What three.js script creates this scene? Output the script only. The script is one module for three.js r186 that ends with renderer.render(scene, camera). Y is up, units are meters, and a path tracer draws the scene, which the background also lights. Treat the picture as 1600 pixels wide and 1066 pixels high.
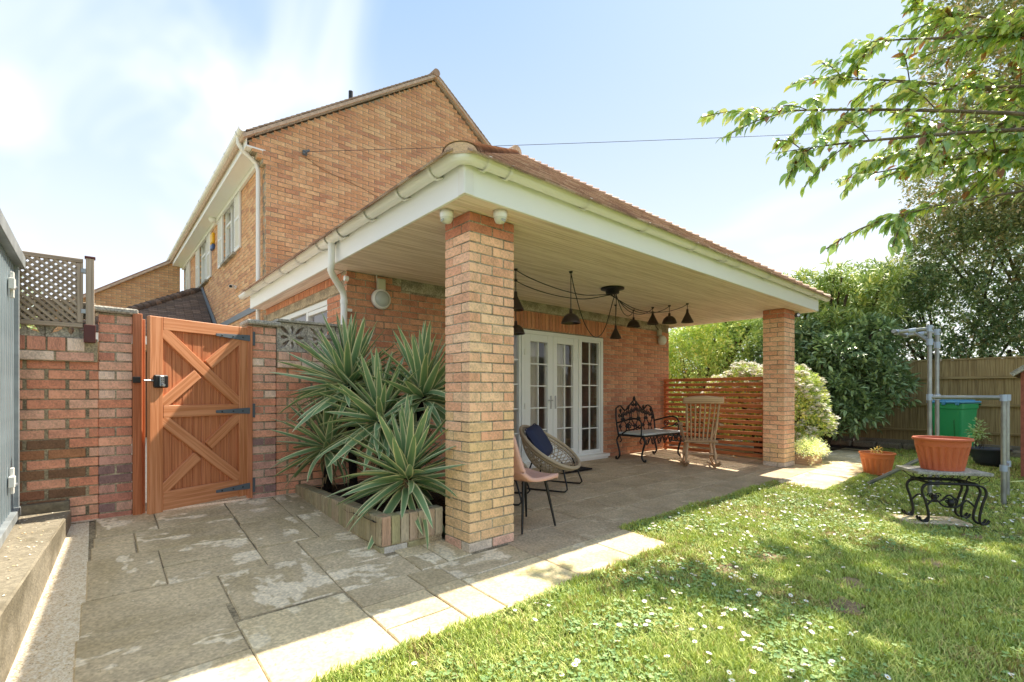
import * as THREE from 'three';
import { mergeGeometries } from 'three/addons/utils/BufferGeometryUtils.js';

// ---------------------------------------------------------------- camera, sky, sun, exposure
const scene = new THREE.Scene();
const HOR = 614, FOC = 749;                                   // horizon row and focal length of the 1600 x 1066 photograph
const camera = new THREE.PerspectiveCamera(2 * Math.atan(HOR / FOC) * 180 / Math.PI, 1600 / (2 * HOR), 0.05, 400);
camera.position.set(-2.098, 1.195, 2.89);
const YAW = 48.95 * Math.PI / 180, FWD = new THREE.Vector3(Math.cos(YAW), 0, -Math.sin(YAW)), RGT = new THREE.Vector3(Math.sin(YAW), 0, Math.cos(YAW));
camera.lookAt(camera.position.clone().add(FWD));
camera.setViewOffset(1600, 2 * HOR, 0, 0, 1600, 1066);
camera.updateMatrixWorld(true);
const renderer = new THREE.WebGLRenderer({ antialias: true });
renderer.toneMapping = THREE.LinearToneMapping;
renderer.toneMappingExposure = 2.5;
renderer.shadowMap.enabled = true;
const SUN = new THREE.Vector3(Math.cos(0.953), Math.sin(0.953), -0.012).normalize();
const sun = new THREE.DirectionalLight(new THREE.Color(1, 0.91, 0.76), 3.9);
sun.position.copy(SUN).multiplyScalar(40).add(new THREE.Vector3(3, 0, 0)); sun.target.position.set(3, 0, 0);
sun.castShadow = true; sun.shadow.radius = 1.2;
Object.assign(sun.shadow.camera, { left: -18, right: 18, top: 18, bottom: -18, near: 1, far: 90 });
sun.shadow.mapSize.set(4096, 4096);
scene.add(sun, sun.target);

// ---------------------------------------------------------------- random numbers and noise
let seed = 7;
const rnd = () => { seed = (seed + 0x6D2B79F5) | 0; let t = Math.imul(seed ^ (seed >>> 15), 1 | seed); t = (t + Math.imul(t ^ (t >>> 7), 61 | t)) ^ t; return ((t ^ (t >>> 14)) >>> 0) / 4294967296; };
const rr = (a, b) => a + (b - a) * rnd();
const pick = (a) => a[Math.floor(rnd() * a.length)];
const hash = (x, y, s) => { let h = Math.imul(x, 374761393) + Math.imul(y, 668265263) + Math.imul(s, 2246822519); h = Math.imul(h ^ (h >>> 13), 1274126177); return ((h ^ (h >>> 16)) >>> 0) / 4294967296; };
const sm = (t) => t * t * (3 - 2 * t), lerp = (a, b, t) => a + (b - a) * t, cl = (x, a = 0, b = 1) => Math.min(b, Math.max(a, x));
const sst = (a, b, x) => sm(cl((x - a) / (b - a)));
function vn(x, y, px, py, s) {                                // value noise, period px py
  const xi = Math.floor(x), yi = Math.floor(y), u = sm(x - xi), v = sm(y - yi), w = (a, p) => ((a % p) + p) % p;
  const x0 = w(xi, px), x1 = w(xi + 1, px), y0 = w(yi, py), y1 = w(yi + 1, py);
  return lerp(lerp(hash(x0, y0, s), hash(x1, y0, s), u), lerp(hash(x0, y1, s), hash(x1, y1, s), u), v);
}
function fbm(x, y, px, py, s, o = 4) { let a = 0, k = 0.5, n = 0; for (let i = 0; i < o; i++) { a += k * vn(x, y, px, py, s + i * 17); n += k; x *= 2; y *= 2; px *= 2; py *= 2; k *= 0.5; } return a / n; }

// ---------------------------------------------------------------- sky: air and thin clouds
{
  const W = 1024, H = 512, d = new Float32Array(W * H * 4);
  for (let j = 0; j < H; j++) for (let i = 0; i < W; i++) {
    const el = ((j + 0.5) / H - 0.5) * Math.PI, az = ((i + 0.5) / W - 0.5) * 2 * Math.PI;
    const x = Math.cos(el) * Math.cos(az), z = Math.cos(el) * Math.sin(az), y = Math.sin(el), k = (j * W + i) * 4;
    let c;
    if (y < 0) c = [0.34, 0.34, 0.3];
    else {
      const t = Math.pow(y, 0.45), sd = Math.max(0, x * SUN.x + y * SUN.y + z * SUN.z);
      c = [lerp(0.74, 0.055, t), lerp(0.71, 0.17, t), lerp(0.68, 0.335, t)];
      const hz = Math.pow(sd, 8) * 0.22; c = c.map((v, q) => lerp(v, [0.95, 0.92, 0.86][q], hz));
      const s = 1 / (y + 0.22), px = x * s * 1.25 + 40.5, pz = z * s * 1.25 + 17.3;
      const wx = fbm(px * 0.8, pz * 0.8, 4096, 4096, 5, 3) * 2.2, wz = fbm(px * 0.8 + 9, pz * 0.8 + 4, 4096, 4096, 8, 3) * 2.2;
      const n = fbm(px * 1.3 + wx, pz * 0.75 + wz, 4096, 4096, 21, 6), m = fbm(px * 0.45, pz * 0.45, 4096, 4096, 33, 2);
      const cd = sst(0.5, 0.8, n * 0.8 + m * 0.35) * 0.75;
      c = c.map((v, q2) => lerp(v, [0.62, 0.61, 0.59][q2], cd));
    }
    d[k] = c[0]; d[k + 1] = c[1]; d[k + 2] = c[2]; d[k + 3] = 1;
  }
  const t = new THREE.DataTexture(d, W, H, THREE.RGBAFormat, THREE.FloatType);
  t.mapping = THREE.EquirectangularReflectionMapping; t.magFilter = t.minFilter = THREE.LinearFilter; t.needsUpdate = true;
  scene.background = t; scene.environment = t;
}

// ---------------------------------------------------------------- objects
const taken = {};
const numbered = (n) => { const k = taken[n] = (taken[n] ?? -1) + 1; return k ? n + '_' + String(k).padStart(3, '0') : n; };
function mesh(name, geo, mat, parent) {
  const m = new THREE.Mesh(geo, mat); m.castShadow = m.receiveShadow = true;
  m.name = parent ? name : numbered(name); (parent ?? scene).add(m); return m;
}
function thing(name, label, category, [x, y, z] = [0, 0, 0], turn = 0, group) {
  const o = new THREE.Group(); o.name = numbered(name); scene.add(o); o.position.set(x, y, z); o.rotation.y = turn;
  o.userData = { label, category }; if (group) o.userData.group = group; return o;
}
function tag(o, label, category, group) { Object.assign(o.userData, { label, category }); if (group) o.userData.group = group; return o; }
function structure(name, geo, mat, label) { const m = mesh(name, geo, mat); m.userData = { kind: 'structure', label, category: 'ground' }; return m; }
function instanced(name, geo, mat, mats, cols, parent) {
  const m = new THREE.InstancedMesh(geo, mat, mats.length); m.name = parent ? name : numbered(name);
  mats.forEach((x, i) => m.setMatrixAt(i, x)); if (cols) cols.forEach((c, i) => m.setColorAt(i, c));
  m.castShadow = m.receiveShadow = true; m.userData.kind = 'stuff'; (parent ?? scene).add(m); return m;
}
const mtx = (p, e = [0, 0, 0], s = [1, 1, 1], o = 'YXZ') => new THREE.Matrix4().compose(new THREE.Vector3(...p), new THREE.Quaternion().setFromEuler(new THREE.Euler(...e, o)), typeof s === 'number' ? new THREE.Vector3(s, s, s) : new THREE.Vector3(...s));

// ---------------------------------------------------------------- geometry helpers
function boxUV(g) {                                            // uv in metres, u along the longest side
  if (g.index) g = g.toNonIndexed();
  g.computeBoundingBox(); const sz = g.boundingBox.getSize(new THREE.Vector3()).toArray();
  const p = g.attributes.position, n = g.attributes.normal, uv = new Float32Array(p.count * 2), ou = rnd() * 5, ov = rnd() * 5;
  for (let i = 0; i < p.count; i += 3) {
    const a = [0, 0, 0]; for (let k = 0; k < 3; k++) { a[0] += Math.abs(n.getX(i + k)); a[1] += Math.abs(n.getY(i + k)); a[2] += Math.abs(n.getZ(i + k)); }
    const ax = a[0] >= a[1] && a[0] >= a[2] ? 0 : a[1] >= a[2] ? 1 : 2; let [q, w] = [0, 1, 2].filter((k) => k !== ax); if (sz[w] > sz[q]) [q, w] = [w, q];
    for (let k = 0; k < 3; k++) { const v = [p.getX(i + k), p.getY(i + k), p.getZ(i + k)]; uv[(i + k) * 2] = v[q] + ou; uv[(i + k) * 2 + 1] = v[w] + ov; }
  }
  g.setAttribute('uv', new THREE.BufferAttribute(uv, 2));
  for (const k of Object.keys(g.attributes)) if (!['position', 'normal', 'uv'].includes(k)) g.deleteAttribute(k);
  return g;
}
function tris(list) { const g = new THREE.BufferGeometry(); g.setAttribute('position', new THREE.BufferAttribute(new Float32Array(list.flat(2)), 3)); g.computeVertexNormals(); return g; }
function bevel(w, h, d, b = 0.004) {                           // chamfered box, 44 triangles
  b = Math.min(b, w / 2.2, h / 2.2, d / 2.2); const H = [w / 2, h / 2, d / 2], out = [];
  const V = (s, f) => s.map((q, k) => q * (H[k] - (k === f ? 0 : b)));
  const add = (a, c, e) => { const A = new THREE.Vector3(...a), B = new THREE.Vector3(...c), C = new THREE.Vector3(...e); const n = B.clone().sub(A).cross(C.clone().sub(A)); if (n.dot(A.clone().add(B).add(C)) < 0) out.push(a, e, c); else out.push(a, c, e); };
  const S = [-1, 1];
  for (let f = 0; f < 3; f++) for (const s of S) {
    const [u, v] = [0, 1, 2].filter((k) => k !== f), q = (i, j) => { const a = [0, 0, 0]; a[f] = s; a[u] = i; a[v] = j; return V(a, f); };
    add(q(-1, -1), q(1, -1), q(1, 1)); add(q(-1, -1), q(1, 1), q(-1, 1));
  }
  for (let e = 0; e < 3; e++) { const [u, v] = [0, 1, 2].filter((k) => k !== e); for (const a of S) for (const c of S) {
    const q = (t, f) => { const s = [0, 0, 0]; s[e] = t; s[u] = a; s[v] = c; return V(s, f); };
    add(q(-1, u), q(1, u), q(1, v)); add(q(-1, u), q(1, v), q(-1, v)); } }
  for (const a of S) for (const c of S) for (const e of S) add(V([a, c, e], 0), V([a, c, e], 1), V([a, c, e], 2));
  const g = new THREE.BufferGeometry(); g.setAttribute('position', new THREE.BufferAttribute(new Float32Array(out.flat()), 3)); g.computeVertexNormals(); return boxUV(g);
}
const at = (g, p, e = [0, 0, 0], s = 1) => g.clone().applyMatrix4(mtx(p, e, s));
const bar = (w, h, d, p, e, b = 0.003) => at(bevel(w, h, d, b), p, e);
const merge = (l) => mergeGeometries(l.map((g) => { const q = g.index ? g.toNonIndexed() : g; for (const k of Object.keys(q.attributes)) if (!['position', 'normal', 'uv'].includes(k)) q.deleteAttribute(k); if (!q.attributes.uv) q.setAttribute('uv', new THREE.BufferAttribute(new Float32Array(q.attributes.position.count * 2), 2)); return q; }));
const V3 = (a) => new THREE.Vector3(...a);
function rod(pts, r, round = 0, seg = 8, per = 6) {            // tube along a polyline, corners rounded
  const path = new THREE.CurvePath(), P = pts.map(V3); let a = P[0];
  for (let i = 1; i < P.length; i++) {
    if (i < P.length - 1 && round) {
      const d0 = P[i - 1].clone().sub(P[i]), d1 = P[i + 1].clone().sub(P[i]), k = Math.min(round, d0.length() * 0.45, d1.length() * 0.45);
      const p = P[i].clone().add(d0.setLength(k)), q = P[i].clone().add(d1.setLength(k));
      path.add(new THREE.LineCurve3(a, p)); path.add(new THREE.QuadraticBezierCurve3(p, P[i].clone(), q)); a = q;
    } else { path.add(new THREE.LineCurve3(a, P[i])); a = P[i]; }
  }
  return boxUV(new THREE.TubeGeometry(path, Math.max(2, per * path.curves.length), r, seg, false));
}
const curve = (pts, r, n = 24, seg = 6, closed = false) => boxUV(new THREE.TubeGeometry(new THREE.CatmullRomCurve3(pts.map(V3), closed), n, r, seg, closed));
function stick(a, b, r0, r1 = r0, seg = 8) {                   // tapered round bar from a to b
  const A = V3(a), B = V3(b), d = B.clone().sub(A), g = new THREE.CylinderGeometry(r1, r0, d.length(), seg);
  g.applyQuaternion(new THREE.Quaternion().setFromUnitVectors(new THREE.Vector3(0, 1, 0), d.clone().normalize())); const c = A.add(B).multiplyScalar(0.5); g.translate(c.x, c.y, c.z); return boxUV(g);
}
const lathe = (pts, seg = 32) => boxUV(new THREE.LatheGeometry(pts.map(([x, y]) => new THREE.Vector2(x, y)), seg));
function extrude(pts, depth, holes = [], bev = 0) {
  const s = new THREE.Shape(pts.map((p) => new THREE.Vector2(...p))); for (const h of holes) s.holes.push(new THREE.Path(h.map((p) => new THREE.Vector2(...p))));
  return boxUV(new THREE.ExtrudeGeometry(s, { depth, bevelEnabled: bev > 0, bevelSize: bev, bevelThickness: bev, bevelSegments: 1, curveSegments: 8 }));
}
const rect = (x0, y0, x1, y1) => [[x0, y0], [x1, y0], [x1, y1], [x0, y1]];
function sweep(prof, path) {                                    // closed profile (a outwards, b up) along path points {p, n}
  const ring = path.map(({ p, n }) => prof.map(([a, b]) => [p[0] + n[0] * a, p[1] + b, p[2] + n[1] * a])), t = [];
  for (let i = 0; i + 1 < ring.length; i++) for (let k = 0; k < prof.length; k++) { const l = (k + 1) % prof.length; t.push(ring[i][k], ring[i + 1][k], ring[i + 1][l], ring[i][k], ring[i + 1][l], ring[i][l]); }
  return boxUV(tris(t));
}
// ground level of the plot: the paving falls away from the house
function hg(X, Z) {
  if (Z < 0) { const a = cl((X + 0.6) / 0.9); return Math.min(-Z, 2.2) * lerp(0.1, 0.04, a); }
  return -0.04 * Math.min(Z, 2.2) * cl((9 - X) / 4);
}

// ---------------------------------------------------------------- textures
function tex(w, h, size, fn, colour = true) {                   // size: metres covered, [u, v]
  const d = new Uint8Array(w * h * 4);
  for (let j = 0; j < h; j++) for (let i = 0; i < w; i++) { const c = fn(i / w, j / h), k = (j * w + i) * 4; for (let q = 0; q < 3; q++) d[k + q] = cl(typeof c === 'number' ? c : c[q]) * 255; d[k + 3] = 255; }
  const t = new THREE.DataTexture(d, w, h); t.wrapS = t.wrapT = THREE.RepeatWrapping; t.magFilter = THREE.LinearFilter; t.minFilter = THREE.LinearMipmapLinearFilter; t.generateMipmaps = true;
  t.repeat.set(1 / size[0], 1 / size[1]); if (colour) t.colorSpace = THREE.SRGBColorSpace; t.needsUpdate = true; return t;
}
const mix3 = (a, b, t) => a.map((v, i) => lerp(v, b[i], t));
const rgb = (h) => [(h >> 16 & 255) / 255, (h >> 8 & 255) / 255, (h & 255) / 255];
const T = {};
T.brick = tex(512, 512, [0.6, 0.6], (u, v) => { const f = fbm(u * 64, v * 64, 64, 64, 3, 3), g = fbm(u * 8, v * 8, 8, 8, 9, 4), pit = vn(u * 150, v * 150, 150, 150, 4) > 0.92 ? 0.06 : 0; return 0.74 + (f - 0.5) * 0.24 + (g - 0.5) * 0.26 - pit + 0.2; });
T.brickB = tex(256, 256, [0.3, 0.3], (u, v) => fbm(u * 40, v * 40, 40, 40, 31, 4), false);
T.mortar = tex(256, 256, [0.5, 0.5], (u, v) => 0.72 + (fbm(u * 60, v * 60, 60, 60, 5, 3) - 0.5) * 0.5 + (fbm(u * 5, v * 5, 5, 5, 6, 3) - 0.5) * 0.4);
const slabTex = (s, base, pale, dark, amt) => tex(512, 512, [1.1, 1.1], (u, v) => {
  const wv = fbm(u * 3, v * 3, 3, 3, s + 50, 3) * 0.5, st = fbm(u * 2 + wv * 2, v * 14 + wv * 6, 2, 14, s, 5), g = fbm(u * 90, v * 90, 90, 90, s + 1, 2), b = fbm(u * 4, v * 4, 4, 4, s + 2, 5);
  let c = mix3(base, dark, sst(0.35, 0.75, b * 0.6 + st * 0.4)); const e = fbm(u * 5 + wv * 2, v * 9 + wv * 2, 5, 9, s + 3, 5) + (fbm(u * 30, v * 30, 30, 30, s + 9, 2) - 0.5) * 0.14;
  c = mix3(c, pale, sst(0.985 - amt, 1.06 - amt, e) * 0.72); const sp = vn(u * 120, v * 120, 120, 120, s + 7) > 0.93 ? 0.1 : 0;
  return c.map((q) => q * (1.05 + (g - 0.5) * 0.3 + (st - 0.5) * 0.22) - sp);
});
T.slab = [0, 1, 2, 3].map((i) => slabTex(100 + i * 20, rgb(0xc2b091), rgb(0xebddc4), rgb(0xa59474), [0.36, 0.42, 0.33, 0.4][i]));
T.slabPale = [0, 1].map((i) => slabTex(300 + i * 20, rgb(0xd2c09c), rgb(0xe8dabd), rgb(0xb9a682), 0.4));
T.slabGrey = [0, 1, 2].map((i) => slabTex(400 + i * 20, rgb(0xbca88c), rgb(0xcebc9f), rgb(0xa69276), 0.3));
T.slabB = tex(512, 512, [1.1, 1.1], (u, v) => { const w = fbm(u * 3, v * 3, 3, 3, 77, 3); return fbm(u * 6 + w, v * 12 + w, 6, 12, 78, 6); }, false);
const woodTex = (s, a, b, n = 40, size = [1.6, 0.4]) => tex(512, 256, size, (u, v) => {
  const w = fbm(u * 2, v * 4, 2, 4, s + 4, 3) * 0.35, r = fbm(u * 4, (v + w * 0.2) * n, 4, n, s, 4), f = fbm(u * 12, v * n * 3, 12, n * 3, s + 2, 2), k = fbm(u * 3, v * 5, 3, 5, s + 9, 3);
  return mix3(a, b, cl(sst(0.3, 0.75, r) * 0.75 + (f - 0.5) * 0.5 + (k - 0.5) * 0.5));
});
T.gate = woodTex(11, rgb(0xd8946a), rgb(0xb86f42)); T.gateDark = woodTex(12, rgb(0xc98056), rgb(0xa55f38)); T.slat = woodTex(14, rgb(0xc87848), rgb(0x9c522c));
T.soffit = woodTex(15, rgb(0xf6e4d8), rgb(0xd2bcac), 26, [2.2, 0.5]); T.grey = woodTex(16, rgb(0xb5a28d), rgb(0x8c7864)); T.fence = woodTex(17, rgb(0xac9668), rgb(0x7f6a44)); T.pine = woodTex(18, rgb(0xc7a786), rgb(0x9c7a5a));
T.concrete = tex(512, 512, [1.2, 1.2], (u, v) => { const g = fbm(u * 80, v * 80, 80, 80, 61, 3), b = fbm(u * 4, v * 6, 4, 6, 62, 5); return mix3(rgb(0xa89d86), rgb(0x7f755e), sst(0.35, 0.7, b)).map((c) => c * (0.85 + g * 0.32)); });
T.noise = tex(256, 256, [0.25, 0.25], (u, v) => fbm(u * 32, v * 32, 32, 32, 91, 4), false);
T.grit = tex(512, 512, [1, 1], (u, v) => { const c = vn(u * 210, v * 210, 210, 210, 70), f = vn(u * 90, v * 90, 90, 90, 71); return mix3(rgb(0xd8c4a2), rgb(0xf4ead6), sst(0.2, 0.8, c * 0.6 + f * 0.4)).map((q) => q * (c < 0.12 ? 0.75 : 1)); });
T.soil = tex(256, 256, [0.6, 0.6], (u, v) => { const c = fbm(u * 40, v * 40, 40, 40, 73, 4); return mix3(rgb(0x2a1f18), rgb(0x6b5646), sst(0.35, 0.85, c)); });
T.lawn = tex(512, 512, [3, 3], (u, v) => { const b = fbm(u * 5, v * 5, 5, 5, 81, 5), g = fbm(u * 110, v * 110, 110, 110, 82, 2), e = fbm(u * 9, v * 9, 9, 9, 83, 4); return mix3(mix3(rgb(0x63702f), rgb(0x4b5a24), sst(0.3, 0.7, b)), rgb(0x8a7a4c), sst(0.62, 0.75, e) * 0.6).map((q) => q * (0.7 + g * 0.6)); });
T.tile = tex(256, 256, [0.4, 0.4], (u, v) => 0.8 + (fbm(u * 50, v * 50, 50, 50, 95, 3) - 0.5) * 0.5 + (fbm(u * 6, v * 6, 6, 6, 96, 3) - 0.5) * 0.4);
T.metalStain = tex(256, 256, [1, 1], (u, v) => 0.86 + (fbm(u * 12, v * 3, 12, 3, 98, 4) - 0.5) * 0.28);

// ---------------------------------------------------------------- materials
const mat = (c, roughness = 0.7, o = {}) => new THREE.MeshStandardMaterial({ color: c, roughness, ...o });
const phy = (c, roughness, o) => new THREE.MeshPhysicalMaterial({ color: c, roughness, ...o });
const M = {
  mortar: mat(0xd6c7aa, 0.95, { map: T.mortar, bumpMap: T.noise, bumpScale: 0.002 }), mortarDark: mat(0xccba98, 0.95, { map: T.mortar, bumpMap: T.noise, bumpScale: 0.002 }),
  white: mat(0xe9e7e0, 0.32), fascia: mat(0xf0f0ec, 0.42), gutter: mat(0xf0eee9, 0.35), frame: mat(0xe6e7e3, 0.35), shutter: mat(0xe2e0da, 0.5),
  glass: phy(0xffffff, 0.02, { transmission: 1, thickness: 0, ior: 1.52 }), room: mat(0xb5ab9c, 0.9), curtain: mat(0xe6e0d4, 0.95), lead: mat(0x7c8288, 0.6),
  gate: mat(0xffffff, 0.55, { map: T.gate }), gateDark: mat(0xffffff, 0.6, { map: T.gateDark }), iron: mat(0x636c75, 0.55, { metalness: 0.1 }), black: mat(0x141414, 0.45), steel: mat(0xb9bcc0, 0.32, { metalness: 0.9 }),
  slat: mat(0xffffff, 0.6, { map: T.slat }), soffit: mat(0xffffff, 0.6, { map: T.soffit }), greyWood: mat(0xffffff, 0.8, { map: T.grey }), pine: mat(0xffffff, 0.6, { map: T.pine }), fence: mat(0xffffff, 0.85, { map: T.fence }),
  concrete: mat(0xd2d2d4, 0.9, { map: T.concrete, bumpMap: T.noise, bumpScale: 0.003 }), cap: mat(0xded6c6, 0.9, { map: T.mortar, bumpMap: T.noise, bumpScale: 0.004 }),
  soil: mat(0xffffff, 1, { map: T.soil, bumpMap: T.noise, bumpScale: 0.02 }), grit: mat(0xffffff, 0.95, { map: T.grit, bumpMap: T.noise, bumpScale: 0.006 }), lawn: mat(0xffffff, 1, { map: T.lawn }),
  shed: mat(0x9eadb5, 0.42, { metalness: 0.25, map: T.metalStain }), shedTrim: mat(0xb3babd, 0.45, { metalness: 0.25, map: T.metalStain }), maroon: mat(0x5c2a25, 0.5), galv: mat(0xb4b8ba, 0.42, { metalness: 0.75, map: T.metalStain }), clampM: mat(0xa9b6cc, 0.5, { metalness: 0.4 }),
};
const slabM = (t) => mat(0xffffff, 0.86, { map: t, bumpMap: T.slabB, bumpScale: 0.008 });
M.slab = T.slab.map(slabM); M.slabPale = T.slabPale.map(slabM); M.slabGrey = T.slabGrey.map(slabM);

// ---------------------------------------------------------------- brickwork
const brickMats = {};
const lift = (c, k = 1.45, gr = 0.17) => { const q = new THREE.Color(c), l = q.r * 0.3 + q.g * 0.6 + q.b * 0.1; return q.lerp(new THREE.Color(l, l, l), gr).multiplyScalar(k); };
const brickM = (c) => brickMats[c] ??= mat(lift(c), 0.9, { map: T.brick, bumpMap: T.brickB, bumpScale: 0.004 });
const brickAny = mat(0xffffff, 0.9, { map: T.brick, bumpMap: T.brickB, bumpScale: 0.004 });
const PAL = {
  pillar: [0xdfa97c, 0xe3b58c, 0xd9986e, 0xe6bd92, 0xdca078, 0xd4926a, 0xe2ae85], pillarLow: [0xd9b27e, 0xdcb684, 0xd4a872, 0xdaae7e, 0xcba870],
  wall: [0xc28359, 0xb87550, 0xc98d64, 0xb06a48, 0xc0805c, 0xa9694b, 0xcb946a], red: [0xdb8d66, 0xde9870, 0xd37f58, 0xe0a07c, 0xd58c6c, 0xdfae90, 0xcc7850], stained: [0x8d6440, 0x7c583a, 0xa66c40, 0x99613e], pier: [0xd6a488, 0xd38a6a, 0xdcb49a, 0xc57c5e, 0xdfc0a8, 0xcf957a], pierLow: [0xc08a78, 0x8c6a66, 0xb87660, 0x9c6c60, 0xc99a84],  // wall: same brick as elsewhere, with porch shade put into its darker tones
  gable: [0xd09a62, 0xc98f58, 0xd6a46c, 0xbf8250, 0xd8ad74, 0xb0744e, 0xcc9464, 0xc58a54], wing: [0xc9995f, 0xcfa06a, 0xc08d58, 0xb98250], soldier: [0xc07a4f, 0xb97048, 0xc88558, 0xad6a45], planter: [0xa79a74, 0x9d9268, 0xaf9f7a, 0xa2906e, 0x969064, 0xae977a],
};
for (const k of ['pillar', 'pillarLow', 'wall', 'red', 'gable', 'wing', 'soldier', 'planter']) { const l = PAL[k].map((c) => rgb(c)), m = [0, 1, 2].map((q) => l.reduce((a, c) => a + c[q], 0) / l.length); PAL[k] = l.map((c) => mix3(c, m, 0.38)).map(([r, g, b]) => (Math.round(r * 255) << 16) + (Math.round(g * 255) << 8) + Math.round(b * 255)); }
const BG = [0, 1, 2, 3].map(() => bevel(0.215, 0.065, 0.1, 0.004));
const camP = camera.position;
function brickPieces(parent, list, max) {                      // list: {p, s (size), c}, local to parent; the largest in view are meshes of their own
  parent.updateMatrixWorld(true);
  for (const b of list) b.d = V3(b.p).applyMatrix4(parent.matrixWorld).distanceTo(camP) / Math.sqrt(b.s[0]);
  list.sort((a, b) => a.d - b.d);
  const rest = [], cols = [];
  list.forEach((b, i) => {
    const e = [rr(-1, 1) * 0.006, rr(-1, 1) * 0.006, rr(-1, 1) * 0.006], sc = [b.s[0] / 0.215, b.s[1] / 0.065, b.s[2] / 0.1];
    if (i < max) { const m = mesh('brick', pick(BG), brickM(b.c), parent); m.position.set(...b.p); m.rotation.set(...e); m.scale.set(...sc); }
    else { rest.push(mtx(b.p, e, sc)); cols.push(lift(b.c)); }
  });
  if (rest.length) instanced('brickwork', BG[0], brickAny, rest, cols, parent);
}
function wall(parent, name, p, turn, outline, o = {}) {        // outline and holes in (u, v); the face looks along local +z
  const { holes = [], pal = PAL.wall, max = 60, thick = 0.2, mortar = M.mortar, skip = null, colour = null, v0 = null, off = 0, bw = 0.215, mh = 0.01 } = o;
  const g = extrude(outline, thick - 0.006, holes.map((h) => rect(...h))); g.translate(0, 0, -thick);
  const w = mesh(name, g, mortar, parent); w.position.set(...p); w.rotation.y = turn;
  const ys = outline.map((q) => q[1]), lo = v0 ?? Math.min(...ys), hi = Math.max(...ys), list = []; let row = 0;
  for (let v = lo; v + 0.05 < hi; v += 0.075, row++) {
    const vm = v + 0.0375, cross = []; // spans of the outline at this height
    for (let i = 0; i < outline.length; i++) { const a = outline[i], b = outline[(i + 1) % outline.length]; if ((a[1] <= vm) !== (b[1] <= vm)) cross.push(a[0] + (b[0] - a[0]) * (vm - a[1]) / (b[1] - a[1])); }
    cross.sort((a, b) => a - b); let spans = []; for (let i = 0; i + 1 < cross.length; i += 2) spans.push([cross[i], cross[i + 1]]);
    for (const h of holes) if (vm > h[1] - 0.02 && vm < h[3] + 0.02) spans = spans.flatMap(([a, b]) => h[0] >= b || h[2] <= a ? [[a, b]] : [[a, h[0]], [h[2], b]].filter(([x, y]) => y - x > 0.03));
    const pit = bw + mh, ph = (row % 2 ? pit / 2 : 0) + off;
    for (const [a, b] of spans) for (let n = Math.floor((a - ph) / pit); n * pit + ph < b; n++) {
      const x0 = Math.max(a, n * pit + ph), x1 = Math.min(b, n * pit + ph + bw); if (x1 - x0 < 0.03) continue;
      if (skip && skip((x0 + x1) / 2, vm)) continue;
      const c = colour ? colour((x0 + x1) / 2, vm) : pick(pal);
      list.push({ p: [(x0 + x1) / 2, v + 0.0325 + rr(-1, 1) * 0.001, -0.05 + rr(-1, 1) * 0.0015], s: [x1 - x0, 0.065, 0.1], c });
    }
  }
  brickPieces(w, list, max); return w;
}
function soldiers(parent, u0, u1, v, h, pal, max, z = -0.048, pitch = 0.075) {
  const list = []; for (let u = u0 + pitch / 2; u < u1; u += pitch) list.push({ p: [u, v + h / 2, z + rr(-1, 1) * 0.002], s: [pitch - 0.01, h, 0.1], c: pick(pal) });
  brickPieces(parent, list, max);
}

// ================================================================ ground
function sheet(x0, x1, z0, z1, n, m, f, keep) {                 // grid of quads at height f(x, z), world uv in metres
  const pos = [], idx = [], uv = [];
  for (let j = 0; j <= m; j++) for (let i = 0; i <= n; i++) { const x = lerp(x0, x1, i / n), z = lerp(z0, z1, j / m); pos.push(x, f(x, z), z); uv.push(x, z); }
  for (let j = 0; j < m; j++) for (let i = 0; i < n; i++) { const a = j * (n + 1) + i; if (keep && !keep(lerp(x0, x1, (i + 0.5) / n), lerp(z0, z1, (j + 0.5) / m))) continue; idx.push(a, a + n + 1, a + 1, a + 1, a + n + 1, a + n + 2); }
  const g = new THREE.BufferGeometry(); g.setAttribute('position', new THREE.Float32BufferAttribute(pos, 3)); g.setAttribute('uv', new THREE.Float32BufferAttribute(uv, 2)); g.setIndex(idx); g.computeVertexNormals(); return g;
}
structure('ground', sheet(-160, 160, -160, 160, 8, 8, () => -0.4), M.lawn, 'wide ground around the plot');
const onLawn = (x, z) => z > 0.3 && x > -3.2 && x < 11 && (x < 1.44 ? z > 0.81 : x < 4.9 ? z > 0.3 : x < 6.6 ? z > 0.93 : x < 9.2 ? z > 0.93 - (x - 6.6) * 0.16 : z > 0.1);
structure('lawn', sheet(-3.4, 11.2, 0.1, 12, 146, 119, (x, z) => hg(x, z) - 0.012), M.lawn, 'lawn of short grass beside the patio');
structure('soil_bed', sheet(5.4, 13.5, -11, 0.35, 30, 40, (x, z) => -0.03 + fbm(x * 1.5 + 40, z * 1.5 + 40, 999, 999, 4, 3) * 0.06, (x, z) => z < -0.32 || x > 9.7), M.soil, 'dark soil bed under the shrubs');
structure('gravel_path', sheet(-7, 0.3, -17, -2.04, 20, 30, () => 0.205), M.grit, 'pale gravel path beyond the gate');
const paving = structure('patio_paving', sheet(-2.45, 10, -2.5, 0.85, 60, 20, (x, z) => hg(x, z) - 0.009, (x, z) => z < 0.34 || x < 1.46 || x > 4.9), M.mortarDark, 'riven stone paving of the patio and porch');
structure('grit_strip', sheet(-2.5, -2.13, -2.06, 1.2, 4, 20, (x, z) => hg(x, z) - 0.006), M.grit, 'strip of pale grit along the shed plinth');
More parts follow.
